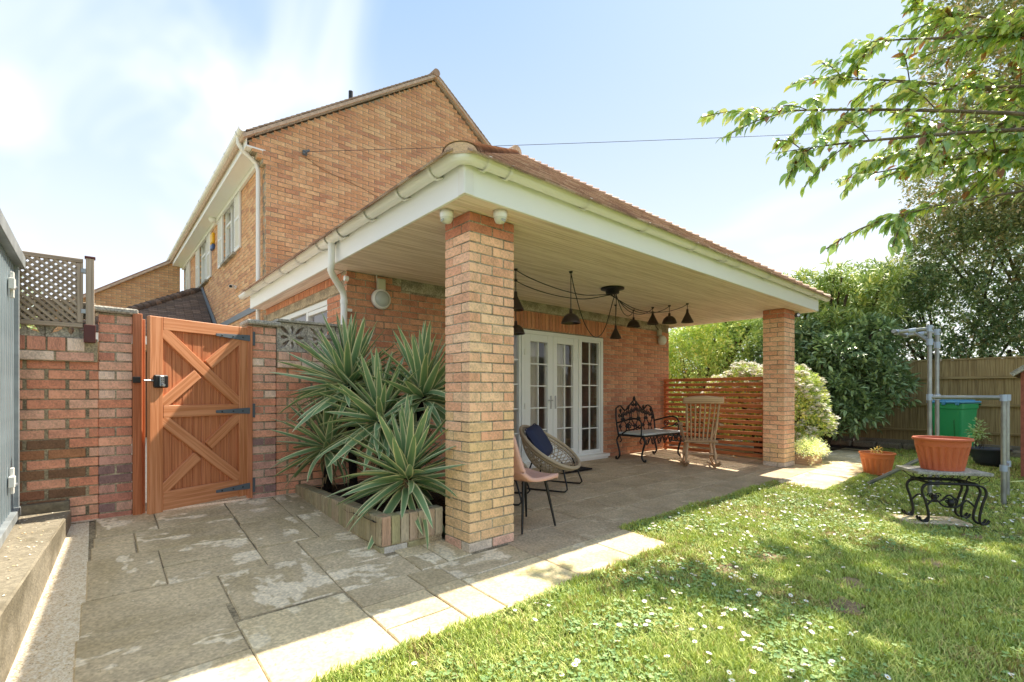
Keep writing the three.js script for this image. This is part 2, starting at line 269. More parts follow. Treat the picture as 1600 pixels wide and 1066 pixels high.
function slab(x0, x1, z0, z1, m) {
  const j = 0.005, b = 0.005, cx = (x0 + x1) / 2, cz = (z0 + z1) / 2, t = [], d = rr(-1, 1) * 0.002, jit = () => rr(-1, 1) * 0.0025;
  const X = [x0 + j + jit(), x1 - j + jit()], Z = [z0 + j + jit(), z1 - j + jit()];
  const pt = (x, z, dy) => [x - cx, hg(x, z) + dy + d, z - cz];
  const top = [[X[0] + b, Z[0] + b], [X[1] - b, Z[0] + b], [X[1] - b, Z[1] - b], [X[0] + b, Z[1] - b]].map(([x, z]) => pt(x, z, 0)), mid = [[X[0], Z[0]], [X[1], Z[0]], [X[1], Z[1]], [X[0], Z[1]]].map(([x, z]) => pt(x, z, -b)), low = mid.map(([x, y, z]) => [x, y - 0.03, z]);
  t.push(top[0], top[2], top[1], top[0], top[3], top[2]);
  for (const [A, B] of [[top, mid], [mid, low]]) for (let k = 0; k < 4; k++) { const l = (k + 1) % 4; t.push(A[k], A[l], B[l], A[k], B[l], B[k]); }
  const g = tris(t), s = mesh('slab', boxUV(g), m, paving); s.position.set(cx, 0, cz); return s;
}
for (const [a, b, c, d, pale] of [
  [-2.17, -1.54, -0.19, 0.36], [-2.2, -1.54, 0.36, 0.81, 1], [-2.16, -1.52, -0.6, -0.19], [-2.14, -1.77, -1.2, -0.6], [-1.77, -1.23, -0.87, -0.57], [-1.77, -1.23, -1.18, -0.87], [-2.12, -1.88, -1.43, -1.2], [-1.88, -1.23, -1.62, -1.18],
  [-2.1, -1.73, -2.06, -1.62], [-2.11, -1.88, -1.62, -1.43], [-1.73, -1.22, -2.06, -1.62], [-1.22, -0.82, -2.06, -1.77], [-1.22, -0.82, -1.77, -1.44], [-0.82, -0.56, -2.06, -1.44], [-1.23, -0.79, -1.44, -0.88], [-0.79, -0.52, -1.44, -0.88],
  [-1.23, -0.96, -0.88, -0.57], [-0.96, -0.5, -0.88, -0.53], [-1.52, -0.96, -0.57, 0.03], [-0.96, -0.52, -0.53, -0.29], [-0.96, -0.43, -0.29, 0.05], [-0.43, -0.2, -0.4, -0.2, 1], [-0.2, 0.02, -0.4, 0.02, 1], [-0.43, -0.2, -0.2, 0.05],
  [-1.54, -0.97, 0.05, 0.81, 1], [-0.96, -0.55, 0.05, 0.3], [-0.97, -0.56, 0.3, 0.6, 1], [-0.97, -0.56, 0.6, 0.81, 1], [-0.55, -0.31, 0.05, 0.31], [-0.56, -0.31, 0.31, 0.81, 1], [-0.31, 0.37, 0.33, 0.81, 1], [-0.31, 0.37, 0.02, 0.33], [0.37, 0.95, 0.33, 0.81, 1], [0.95, 1.44, 0.33, 0.81, 1],
]) slab(a, b, c, d, pale ? pick(M.slabPale) : pick(M.slab));
for (let r = 0, z = 0.33; r < 6; r++) { const h = [0.45, 0.45, 0.45, 0.44, 0.44, 0.4][r], zn = z - h; let x = r === 0 ? 0.37 : r === 1 && 0.45; for (let k = 0; x < 6.6; k++) { const w = r % 2 && k === 0 ? 0.31 : 0.6, xn = Math.min(6.66, x + w); if (!(xn < 0.5 && z < 0.05)) slab(x, xn, zn, z, pick(M.slabGrey)); x = xn; if (x > 6.6) break; } z = zn; }
for (let x = 4.9, k = 0; x < 9.6; k++) { const xn = x + (k % 2 ? 0.62 : 0.55); slab(x, xn, 0.33, 0.9 - Math.max(0, x - 6.4) * 0.14, pick(M.slabPale)); if (x > 6.5) slab(x, xn, -0.2, 0.33, pick(M.slabPale)); x = xn; }

// ================================================================ the two-storey house
const house = thing('brick_house', 'two storey orange brick house with white shuttered windows and tiled gable', 'house');
{
  const gab = [[0, 2.4], [6.33, 2.4], [6.33, 5.39], [3.165, 7.6], [-0.27, 5.2], [-0.2, 5.13], [-0.2, 5.06], [-0.13, 5.06], [-0.13, 4.985], [-0.06, 4.985], [-0.06, 4.91], [0, 4.91]];
  wall(house, 'gable_wall', [0, 0, -5.6], 0, gab, { pal: PAL.gable, max: 260, v0: 2.435, off: 0.07 });
  mesh('gable_base', bar(6.3, 2.4, 0.18, [3.16, 1.2, -5.72]), M.room, house);
  const win = [[6.15, 3.97, 7.29, 5.12], [3.05, 3.97, 4.23, 5.12], [0.05, 4.0, 0.8, 5.1]];
  const fw = wall(house, 'front_wall', [0, 0, -15.1], -Math.PI / 2, rect(0, 0, 9.39, 5.3), { pal: PAL.gable, max: 40, holes: win });
  win.forEach(([u0, v0, u1, v1], i) => {
    const w = u1 - u0, h = v1 - v0, cx = (u0 + u1) / 2, cy = (v0 + v1) / 2, fr = [];
    fr.push(bar(w, 0.06, 0.07, [cx, v1 - 0.03, -0.06]), bar(w, 0.06, 0.07, [cx, v0 + 0.03, -0.06]), bar(0.06, h - 0.12, 0.07, [u0 + 0.03, cy, -0.06]), bar(0.06, h - 0.12, 0.07, [u1 - 0.03, cy, -0.06]));
    fr.push(bar(0.06, h - 0.12, 0.066, [u0 + w * 0.48, cy, -0.06]));
    fr.push(bar(w * 0.48 - 0.09, 0.05, 0.064, [u0 + w * 0.24 + 0.015, v0 + h * 0.68, -0.06]));
    const f = mesh('window', merge(fr), M.frame, house); f.position.copy(fw.position); f.rotation.copy(fw.rotation);
    const xs = [u0 + 0.06, u0 + w * 0.48 - 0.03, u0 + w * 0.48 + 0.03, u1 - 0.06];
    for (const [a, b, c, d] of [[xs[0], xs[1], v0 + 0.06, v0 + h * 0.68 - 0.025], [xs[0], xs[1], v0 + h * 0.68 + 0.025, v1 - 0.06], [xs[2], xs[3], v0 + 0.06, v1 - 0.06]]) { const p = mesh('pane', new THREE.PlaneGeometry(b - a, d - c), M.glass, f); p.position.set((a + b) / 2, (c + d) / 2, -0.06); }
    mesh('sill', bar(w + 0.1, 0.05, 0.14, [cx, v0 - 0.028, 0.0]), M.cap, f);
    mesh('room_back', bar(w + 0.6, h + 0.4, 0.05, [cx, cy, -0.7]), M.room, f);
    mesh('curtain', bar(w * 0.3, h + 0.1, 0.02, [u0 + w * 0.2, cy, -0.3]), M.curtain, f);
  });
  for (const [z0, z1] of [[-7.32, -7.79], [-8.97, -9.45], [-10.38, -10.86], [-12.07, -12.55], [-13.7, -14.28]]) {
    const l = [], w = z0 - z1, z = (z0 + z1) / 2; for (const s of [-1, 1]) l.push(bar(0.035, 1.2, 0.05, [-0.02, 4.55, z + s * (w / 2 - 0.025)])); for (const y of [3.98, 4.55, 5.12]) l.push(bar(0.033, 0.06, w - 0.1, [-0.02, y, z]));
    for (let k = 0; k < 22; k++) if (k !== 10 && k !== 11) l.push(bar(0.008, 0.055, w - 0.1, [-0.02, 4.04 + k * 0.049, z], [0, 0, 0.6], 0.001));
    mesh('shutter', merge(l), M.shutter, house);
  }
  // roof
  const slope = 35 * Math.PI / 180, L = 4.3;
  for (const s of [-1, 1]) { const m = mesh('roof', bar(L, 0.05, 10.6, [0, 0, 0]), brickM(0xb59a80), house); m.position.set(3.165 + s * L / 2 * Math.cos(slope), 7.68 - L / 2 * Math.sin(slope), -10.8); m.rotation.z = -s * slope; }
  const vt = [], vc = []; for (const s of [-1, 1]) for (let k = 0; k < 41; k++) { const d = 0.12 + k * 0.1; vt.push(mtx([3.165 + s * d * Math.cos(slope), 7.735 - d * Math.sin(slope), -5.58], [0, 0, -s * (slope - 0.09)], [0.2, 0.014, 0.16])); vc.push(lift(pick([0xa98a70, 0x98795f, 0xb89a7e]), 1.7)); }
  instanced('verge_tile', new THREE.BoxGeometry(1, 1, 1), mat(0xffffff, 0.9, { map: T.tile }), vt, vc, house);
  mesh('verge_mortar', merge([-1, 1].map((s) => at(bevel(4.05, 0.035, 0.06), [3.165 + s * 2.05 * Math.cos(slope), 7.655 - 2.05 * Math.sin(slope), -5.575], [0, 0, -s * slope]))), M.cap, house);
  mesh('ridge_tile', stick([3.165, 7.73, -5.48], [3.165, 7.73, -5.9], 0.075, 0.075, 12), brickM(0x9a7a60), house);
  mesh('vent_pipe', stick([1.7, 6.6, -6.3], [1.7, 7.12, -6.3], 0.045, 0.045), M.black, house);
  // eaves: soffit, fascia, gutter, downpipe
  mesh('soffit', bar(0.27, 0.03, 9.7, [-0.14, 5.12, -10.45]), M.fascia, house);
  mesh('fascia', bar(0.022, 0.2, 9.7, [-0.286, 5.2, -10.45]), M.fascia, house);
  mesh('cornice_trim', bar(0.05, 0.08, 9.4, [-0.026, 5.06, -10.4]), M.fascia, house);
  const prof = []; for (let k = 0; k <= 10; k++) { const a = Math.PI * k / 10; prof.push([Math.cos(a) * 0.058, -Math.sin(a) * 0.058]); } for (let k = 10; k >= 0; k--) { const a = Math.PI * k / 10; prof.push([Math.cos(a) * 0.052, -Math.sin(a) * 0.052 + 0.001]); }
  const gut = mesh('gutter', sweep(prof, [-5.5, -10, -15.9].map((z) => ({ p: [-0.358, 5.33, z], n: [-1, 0] }))), M.gutter, house);
  for (let z = -5.7; z > -15.5; z -= 0.9) mesh('gutter_bracket', sweep(prof.map(([a, b]) => [a * 1.12, b * 1.12]), [z, z - 0.03].map((q) => ({ p: [-0.358, 5.332, q], n: [-1, 0] }))), M.gutter, gut);
  mesh('downpipe', rod([[-0.36, 5.3, -5.78], [-0.36, 5.13, -5.78], [-0.07, 4.95, -5.8], [-0.07, 2.0, -5.8]], 0.034, 0.08, 12), M.white, house);
  // far wing and its verge, lead flashing
  wall(house, 'wing_wall', [-5, 0, -15.1], 0, [[0, 0], [4.9, 0], [4.9, 5.36], [0, 2.08]], { pal: PAL.wing, max: 0 });
  mesh('wing_verge', merge([bar(6, 0.05, 0.16, [-2.45, 3.79, -15.06], [0, 0, Math.atan(0.67)])]), brickM(0xb59a80), house);
  mesh('wing_roof', bar(6, 0.05, 5, [-2.45, 3.84, -17.5], [0, 0, Math.atan(0.67)]), brickM(0x8a6a55), house);
  mesh('lead_flashing', merge([bar(0.02, 0.11, 3.9, [-0.012, 2.66, -7.8])]), M.lead, house);
  const fl = mesh('porch_flashing', extrude([[0, 0], [0.16, 0], [0.16, 2.85], [0, 2.85]], 0.012), M.lead, house); fl.position.set(-0.014, 2.35, -9.32); fl.rotation.set(0, -Math.PI / 2, 0); fl.rotateZ(Math.PI / 2 - Math.atan(0.612) + 0.0);
  // front porch roof beyond the gate
  const pt = [], pc = [], p0 = Math.atan(0.612); for (let r = 0; r < 29; r++) { const s = r * 0.1, z = -9.38 - s * Math.cos(p0), y = 2.4 + s * Math.sin(p0), x0 = -(-9.4 - z < 2.37 ? 2.37 - (-9.4 - z) : 0); for (let x = x0 + 0.08 + (r % 2) * 0.08; x < 0; x += 0.165) { pt.push(mtx([x, y + 0.02, z], [p0 - 0.05, 0, 0], [0.158, 0.012, 0.2])); pc.push(lift(pick([0x7a6353, 0x6b584b, 0x8a705c, 0x765f4c]), 1.4)); } }
  instanced('porch_tile', new THREE.BoxGeometry(1, 1, 1), mat(0xffffff, 0.9, { map: T.tile }), pt, pc, house);
  mesh('porch_deck', boxUV(tris([[0, 3.82, -11.77], [-2.4, 2.36, -9.37], [0, 2.36, -9.37], [0, 3.82, -11.77], [-2.4, 2.36, -14.2], [-2.4, 2.36, -9.37]])), brickM(0x5b4a3f), house);
  for (let k = 0; k < 22; k++) { const q = k / 22; const m = mesh('porch_hip_tile', boxUV(new THREE.CylinderGeometry(0.075, 0.1, 0.26, 8)), brickM(pick([0x6a5546, 0x5b4a3f, 0x7a6250])), house); m.position.set(-2.4 + q * 2.35, 2.41 + q * 1.44, -9.39 - q * 2.35); m.quaternion.setFromUnitVectors(new THREE.Vector3(0, 1, 0), new THREE.Vector3(1, 0.5, -1).normalize()); }
  mesh('porch_fascia', bar(2.4, 0.18, 0.03, [-1.2, 2.27, -9.36]), M.fascia, house);
  mesh('porch_wall', bar(2.0, 2.1, 0.1, [-1.0, 1.1, -10.6]), M.room, house);
  mesh('porch_door', bar(0.9, 2.0, 0.06, [-1.55, 1.1, -10.5]), mat(0x4a3226, 0.6), house);
}
const alarm = thing('alarm_box', 'yellow and blue alarm box under the house eaves', 'alarm box', [-0.03, 4.7, -10.1]);
mesh('cover', bar(0.07, 0.24, 0.26, [0, 0.08, 0], [0, 0, 0], 0.02), mat(0xe8b51c, 0.4), alarm); mesh('base', bar(0.07, 0.12, 0.24, [0, -0.12, 0], [0, 0, 0], 0.02), mat(0x3f5d8c, 0.4), alarm);
const wcam = thing('bullet_camera', 'white bullet camera on brick wall below the upper windows', 'camera', [-0.0, 3.25, -7.75]);
mesh('mount', stick([0, 0, 0], [-0.06, 0.03, 0], 0.035, 0.03), M.white, wcam); mesh('body', stick([-0.06, 0.03, -0.03], [-0.13, -0.01, 0.16], 0.036), M.white, wcam); mesh('lens', stick([-0.13, -0.01, 0.16], [-0.134, -0.012, 0.17], 0.028), M.black, wcam);
const flood = thing('eaves_lamp', 'small white lamp on the wall beside left shutter', 'lamp', [-0.03, 5.07, -9.58]);
mesh('back_plate', bar(0.03, 0.2, 0.12, [0, 0, 0]), M.white, flood); mesh('hood', at(lathe([[0.001, 0], [0.07, 0.02], [0.09, 0.08], [0.06, 0.14], [0.001, 0.16]], 16), [-0.07, -0.08, 0]), M.white, flood);

// ================================================================ the garden extension with its open porch
const ext = thing('garden_extension', 'single storey brick extension with tiled hip roof and white gutters', 'extension');
{
  const inSold = (u, v) => (u > 1.9 && u < 4.57 && v > 2.14) || (u > 0.66 && v > 2.41);
  const fw = wall(ext, 'front_wall', [0, 0, -2.3], 0, rect(0, 0, 6.6, 2.55), { pal: PAL.wall, max: 230, holes: [[1.96, 0.07, 4.51, 2.14]], skip: inSold });
  soldiers(fw, 1.9, 4.57, 2.15, 0.255, PAL.soldier, 40);
  mesh('concrete_band', bar(5.6, 0.135, 0.1, [3.47, 2.4825, -2.346]), mat(0xd0c4ab, 0.95, { map: T.mortar }), ext);
  const lw = wall(ext, 'side_wall', [0, 0, -5.6], -Math.PI / 2, rect(0, 0, 3.19, 2.55), { pal: PAL.soldier, max: 20, holes: [[0.4, 1.3, 2.71, 2.33]], skip: (u, v) => v > 2.33 });
  soldiers(lw, 0, 3.19, 2.455, 0.095, PAL.soldier, 43);
  mesh('lintel', bar(0.1, 0.11, 3.0, [0.046, 2.392, -4.0]), mat(0xd8c39f, 0.8, { map: T.mortar }), ext);
  // side window
  const sw = mesh('side_window', merge([bar(0.07, 0.07, 2.3, [0.06, 2.295, -4.045]), bar(0.07, 0.07, 2.3, [0.06, 1.335, -4.045]), ...[-2.925, -3.69, -4.45, -5.165].map((z) => bar(0.068, 0.89, 0.07, [0.06, 1.815, z])), ...[-3.3, -4.8].map((z) => bar(0.06, 0.05, 0.7, [0.06, 2.23, z]))]), M.frame, ext);
  for (const [a, b] of [[-2.96, -3.655], [-3.725, -4.415], [-4.485, -5.13]]) { const p = mesh('pane', new THREE.PlaneGeometry(a - b, 0.89), M.glass, sw); p.rotation.y = -Math.PI / 2; p.position.set(0.06, 1.815, (a + b) / 2); }
  // room behind the doors
  mesh('room_floor', bar(6.3, 0.1, 3.0, [3.4, 0.06, -4.05]), M.room, ext); mesh('room_wall', bar(0.15, 2.5, 3.0, [6.45, 1.3, -4.05]), M.room, ext); mesh('rear_wall', bar(6.3, 2.5, 0.1, [3.4, 1.3, -5.55]), M.room, ext);
  mesh('outer_wall', bar(0.1, 2.5, 3.08, [6.58, 1.25, -4.05]), brickM(0xb87550), ext);
  // doors
  const fr = []; fr.push(bar(2.52, 0.06, 0.09, [3.24, 2.1, -2.34]), bar(2.52, 0.06, 0.09, [3.24, 0.17, -2.34])); for (const x of [2.01, 2.64, 3.895, 4.47]) fr.push(bar(0.06, 1.87, 0.088, [x, 1.135, -2.34]));
  mesh('door_frame', merge(fr), M.frame, ext);
  mesh('door_sill', merge([bar(2.62, 0.05, 0.2, [3.24, 0.14, -2.29]), bar(2.6, 0.07, 0.12, [3.24, 0.085, -2.28])]), M.white, ext);
  const leaf = (name, x0, x1, gx0, gx1, gy0, gy1, z, rows) => {
    const y0 = 0.2, y1 = 2.07, l = []; l.push(bar(gx0 - x0, y1 - y0, 0.06, [(x0 + gx0) / 2, (y0 + y1) / 2, z]), bar(x1 - gx1, y1 - y0, 0.06, [(x1 + gx1) / 2, (y0 + y1) / 2, z]), bar(gx1 - gx0, y1 - gy1, 0.058, [(gx0 + gx1) / 2, (gy1 + y1) / 2, z]), bar(gx1 - gx0, gy0 - y0, 0.058, [(gx0 + gx1) / 2, (gy0 + y0) / 2, z]));
    const d = mesh(name, merge(l), M.frame, ext), xm = (gx0 + gx1) / 2, ys = [gy0]; for (let k = 1; k < rows; k++) ys.push(lerp(gy0, gy1, k / rows)); ys.push(gy1);
    mesh('glazing_bar', bar(0.02, gy1 - gy0, 0.024, [xm, (gy0 + gy1) / 2, z]), M.frame, d); for (let k = 1; k < rows; k++) mesh('glazing_bar', bar(gx1 - gx0, 0.02, 0.02, [xm, ys[k], z]), M.frame, d);
    for (let k = 0; k < rows; k++) for (const [a, b] of [[gx0, xm - 0.01], [xm + 0.01, gx1]]) { const p = mesh('pane', new THREE.PlaneGeometry(b - a, ys[k + 1] - ys[k] - 0.02), M.glass, d); p.position.set((a + b) / 2, (ys[k] + ys[k + 1]) / 2, z + rr(-1, 1) * 0.002); p.rotation.set(rr(-1, 1) * 0.004, rr(-1, 1) * 0.004, 0); }
    return d;
  };
  const d1 = leaf('french_door', 2.675, 3.27, 2.79, 3.155, 0.3, 1.965, -2.335, 5), d2 = leaf('french_door', 3.275, 3.86, 3.365, 3.745, 0.3, 1.965, -2.335, 5);
  leaf('side_light', 3.93, 4.435, 3.96, 4.405, 0.24, 2.04, -2.34, 5); leaf('side_light', 2.045, 2.605, 2.08, 2.57, 0.24, 2.04, -2.34, 5);
  mesh('handle', merge([bar(0.03, 0.2, 0.012, [3.22, 1.05, -2.298]), rod([[3.22, 1.08, -2.29], [3.22, 1.08, -2.25], [3.12, 1.08, -2.25]], 0.009, 0.02)]), M.steel, d1);
  mesh('handle', merge([bar(0.03, 0.2, 0.012, [3.32, 1.05, -2.298])]), M.steel, d2);
  for (const y of [0.45, 1.0, 1.8]) { mesh('hinge', bar(0.03, 0.09, 0.03, [3.868, y, -2.295]), M.white, d2); mesh('hinge', bar(0.03, 0.09, 0.03, [2.672, y, -2.295]), M.white, d1); }
  const cv = []; for (let k = 0; k <= 40; k++) cv.push([3.4 + k * 0.012, Math.sin(k * 0.9) * 0.03]); for (let k = 40; k >= 0; k--) cv.push([3.4 + k * 0.012, Math.sin(k * 0.9) * 0.03 + 0.008]);
  const cu = mesh('curtain', extrude(cv, 2.0), M.curtain, ext); cu.rotation.x = -Math.PI / 2; cu.position.set(0, 0.15, -2.62); const cu2 = mesh('curtain', cu.geometry, M.curtain, ext); cu2.rotation.x = -Math.PI / 2; cu2.position.set(-0.62, 0.15, -2.66);
  // soffit boards, ceiling, fascia
  for (let k = 0; k < 26; k++) { const z = 0.166 - k * 0.0985; mesh('soffit_board', bar(7.14, 0.012, 0.0945, [3.38, 2.556 + rr(0, 1) * 0.0015, z], [0, 0, 0], 0.004), M.soffit, ext); }
  for (let k = 0; k < 2; k++) mesh('soffit_board', bar(0.093, 0.012, 3.3, [-0.145 + k * 0.097, 2.556, -4.03], [0, 0, 0], 0.004), M.soffit, ext);
  mesh('ceiling', bar(7.1, 0.04, 5.86, [3.38, 2.585, -2.7]), M.room, ext);
  const fy = 2.665, fh = 0.24;
  mesh('fascia', merge([bar(7.14, fh, 0.022, [3.38, fy, 0.226])]), M.fascia, ext); mesh('fascia', bar(0.022, fh, 5.93, [-0.201, fy, -2.728]), M.fascia, ext); mesh('fascia', bar(0.022, fh, 5.9, [6.961, fy, -2.74]), M.fascia, ext);
  mesh('fascia_corner', merge([bar(0.07, fh + 0.004, 0.008, [-0.176, fy, 0.242]), bar(0.008, fh + 0.004, 0.07, [-0.217, fy, 0.203]), stick([-0.21, fy - fh / 2, 0.237], [-0.21, fy + fh / 2, 0.237], 0.01)]), M.white, ext);
  const prof = []; for (let k = 0; k <= 10; k++) { const a = Math.PI * k / 10; prof.push([Math.cos(a) * 0.056, -Math.sin(a) * 0.062]); } for (let k = 10; k >= 0; k--) { const a = Math.PI * k / 10; prof.push([Math.cos(a) * 0.051, -Math.sin(a) * 0.057 + 0.001]); }
  const gx = -0.272, gz = 0.296, R = 0.1, path = [{ p: [gx, 2.785, -5.95], n: [-1, 0] }, { p: [gx, 2.785, gz - R], n: [-1, 0] }];
  for (let k = 1; k < 10; k++) { const a = k / 10 * Math.PI / 2; path.push({ p: [gx + R - Math.cos(a) * R, 2.785, gz - R + Math.sin(a) * R], n: [-Math.cos(a), Math.sin(a)] }); }
  path.push({ p: [gx + R, 2.785, gz], n: [0, 1] }, { p: [7.18, 2.785, gz], n: [0, 1] });
  const gut = mesh('gutter', sweep(prof, path), M.gutter, ext), clip = prof.map(([a, b]) => [a * 1.24, b * 1.24]);
  const clipF = (x, w) => mesh('gutter_clip', merge([sweep(clip, [x, x + w].map((q) => ({ p: [q, 2.787, gz], n: [0, 1] }))), bar(w, 0.008, 0.06, [x + w / 2, 2.722, 0.264], [0.5, 0, 0])]), M.gutter, gut);
  const clipL = (z, w) => mesh('gutter_clip', merge([sweep(clip, [z, z - w].map((q) => ({ p: [gx, 2.787, q], n: [-1, 0] }))), bar(0.06, 0.008, w, [-0.24, 2.722, z - w / 2], [0, 0, 0.5])]), M.gutter, gut);
  for (const x of [-0.1, 0.1, 0.95, 1.8, 2.7, 3.35, 3.43, 3.75, 4.65, 5.55, 6.4]) clipF(x, 0.025);
  for (const z of [-0.02, -0.5, -1.1, -2.3, -3.0, -3.65, -4.4, -5.1]) clipL(z, 0.03);
  for (const [z, w] of [[-1.72, 0.1], [-2.05, 0.14]]) clipL(z, w);
  mesh('downpipe', rod([[gx, 2.74, -2.02], [gx, 2.5, -2.02], [gx, 2.44, -2.05], [-0.07, 2.27, -2.2], [-0.07, 0.3, -2.2]], 0.034, 0.05, 14, 5), M.white, ext);
  mesh('pipe_clip', merge([stick([-0.07, 2.16, -2.2], [-0.07, 2.2, -2.2], 0.042), stick([-0.07, 2.43, -2.19], [-0.03, 2.43, -2.19], 0.03), bar(0.1, 0.03, 0.05, [-0.02, 2.1, -2.24])]), M.white, ext);
  // roof: deck, plain tiles, bonnet hips
  const E = 2.8, P = 0.7, ang = Math.atan(P), A = [-0.26, E, 0.27], B = [7.06, E, 0.27], Cx = 3.4, Cz = 0.27 - 3.66, Cy = E + 3.66 * P, D = -5.58;
  mesh('roof_deck', boxUV(tris([A, B, [Cx, Cy, Cz], A, [Cx, Cy, Cz], [Cx, Cy, D], A, [Cx, Cy, D], [A[0], E, D], B, [B[0], E, D], [Cx, Cy, D], B, [Cx, Cy, D], [Cx, Cy, Cz]])), brickM(0x7d5d4a), ext);
  const tl = [], tc = [], tcol = [0xb08a6c, 0xa37b5e, 0xbb9779, 0x97715a, 0xae8468, 0xc0a184];
  for (let r = 0; r < 45; r++) {
    const s = r * 0.1, h = s * Math.cos(ang), y = E + s * Math.sin(ang) + 0.014;
    for (let x = A[0] + h + (r % 2) * 0.083; x < B[0] - h; x += 0.166) { tl.push(mtx([x + 0.08, y + rr(-1, 1) * 0.002, A[2] - h + 0.03], [ang - 0.06 + rr(-1, 1) * 0.01, rr(-1, 1) * 0.01, rr(-1, 1) * 0.01], [0.163, 0.013, 0.22])); tc.push(lift(pick(tcol), 1.9, 0.3)); }
    for (let z = A[2] - h - 0.08 - (r % 2) * 0.083; z > D; z -= 0.166) { tl.push(mtx([A[0] + h - 0.03, y, z], [0, 0, ang - 0.06], [0.22, 0.013, 0.163], 'XYZ')); tc.push(lift(pick(tcol), 1.9, 0.3)); }
  }
  instanced('roof_tile', new THREE.BoxGeometry(1, 1, 1), mat(0xffffff, 0.92, { map: T.tile, bumpMap: T.noise, bumpScale: 0.003 }), tl, tc, ext);
  const bon = (() => { const g = new THREE.CylinderGeometry(0.06, 0.125, 0.28, 14, 1, true, 0, Math.PI), g2 = new THREE.CylinderGeometry(0.05, 0.113, 0.28, 14, 1, false, 0, Math.PI); g2.translate(0, 0.006, 0); const m = merge([boxUV(g), boxUV(g2)]); m.rotateY(-Math.PI / 2); return m; })();  // arc over local +z
  for (const s of [1, -1]) for (let k = 0; k < 46; k++) {
    const q = k / 46, o = s > 0 ? A : B, m = mesh('hip_tile', bon, brickM(pick([0xc7a488, 0xb89074, 0xd0b195, 0xc09a80])), ext), dir = new THREE.Vector3(s, P, -1).normalize(), up = new THREE.Vector3(0, 1, 0), rt = new THREE.Vector3().crossVectors(dir, up).normalize(), nn = new THREE.Vector3().crossVectors(rt, dir);
    m.matrix.makeBasis(rt, dir, nn); m.quaternion.setFromRotationMatrix(m.matrix); m.rotateX(-0.11); m.scale.set(1, 1, 0.6);
    m.position.set(o[0] + s * (q * 3.6 + 0.06), E + (q * 3.6 + 0.06) * P - 0.03, o[2] - q * 3.6 - 0.06);
  }
  for (let z = Cz + 0.1; z > D; z -= 0.4) { const m = mesh('ridge_tile', stick([Cx, Cy, z], [Cx, Cy, z - 0.42], 0.11, 0.12, 12), brickM(pick(tcol)), ext); m.position.y = 0.0; }
}
// pillars
function pillar(x, z, label, stain) {
  const o = thing('brick_pillar', label, 'pillar', [x, 0, z], 0, 'brick pillars carrying the porch roof'), core = mesh('mortar_core', bar(0.43, 2.56, 0.318, [0.22, 1.268, -0.164]), M.mortar, o), l = [];
  const H = 0.328;
  for (let r = 0; r < 34; r++) {
    const y = r * 0.075 + 0.0375, c = () => r === 0 ? pick([0xc4b29c, 0xcdbba6, 0xd6a58a]) : rnd() < cl((stain - r) / 6) ? pick(PAL.pillarLow) : r === 33 || r === 32 ? pick([0xb5694a, 0xbd7350]) : pick(PAL.pillar);
    const b = (x0, x1, z0, z1) => l.push([(x0 + x1) / 2, y, -(z0 + z1) / 2, x1 - x0, z1 - z0, c()]);
    if (r % 2) { b(0, 0.1025, 0, 0.215); b(0.1125, 0.3275, 0, 0.1025); b(0.3375, 0.44, 0, 0.215); b(0, 0.215, 0.2255, H); b(0.225, 0.44, 0.2255, H); }
    else { b(0, 0.215, 0, 0.1025); b(0.225, 0.44, 0, 0.1025); b(0, 0.1025, 0.1125, H); b(0.3375, 0.44, 0.1125, H); b(0.1125, 0.3275, 0.2255, H); }
  }
  for (const [px, py, pz, w, d, c] of l) { const m = mesh('brick', pick(BG), brickM(c), core), j = () => rr(-1, 1) * 0.0012; m.position.set(px + j(), py + j(), pz + j()); m.scale.set(w / 0.215, 1, d / 0.1); m.rotation.y = rr(-1, 1) * 0.003; }
  return o;
}
pillar(0, 0, 'brick pillar beside the yucca planter carrying the near roof corner', 15);
pillar(6.2, -0.02, 'brick pillar at the far porch corner beside the slatted screen', 6);

// ================================================================ boundary wall, piers, gate
const petal = (a, r0, r1, w) => { const o = []; for (let k = 0; k <= 6; k++) { const t = k / 6, r = lerp(r0, r1, t), q = w * Math.sin(Math.PI * t); o.push([r, q]); } for (let k = 5; k > 0; k--) { const t = k / 6, r = lerp(r0, r1, t), q = -w * Math.sin(Math.PI * t); o.push([r, q]); } return o.map(([x, y]) => [x * Math.cos(a) - y * Math.sin(a), x * Math.sin(a) + y * Math.cos(a)]); };
const blockG = (() => { const h = []; for (let k = 0; k < 8; k++) h.push(petal(k * Math.PI / 4 + (k % 2 ? 0 : 0), 0.03, k % 2 ? 0.165 : 0.122, 0.021)); const g = extrude(rect(-0.138, -0.138, 0.138, 0.138), 0.08, h, 0.003); g.translate(0, 0, -0.04); return g; })();
const blockM = mat(0xe6dccb, 0.9, { map: T.mortar, bumpMap: T.noise, bumpScale: 0.003 });
const lwall = thing('boundary_wall', 'red brick garden wall beside the grey shed topped by pierced blocks', 'wall');
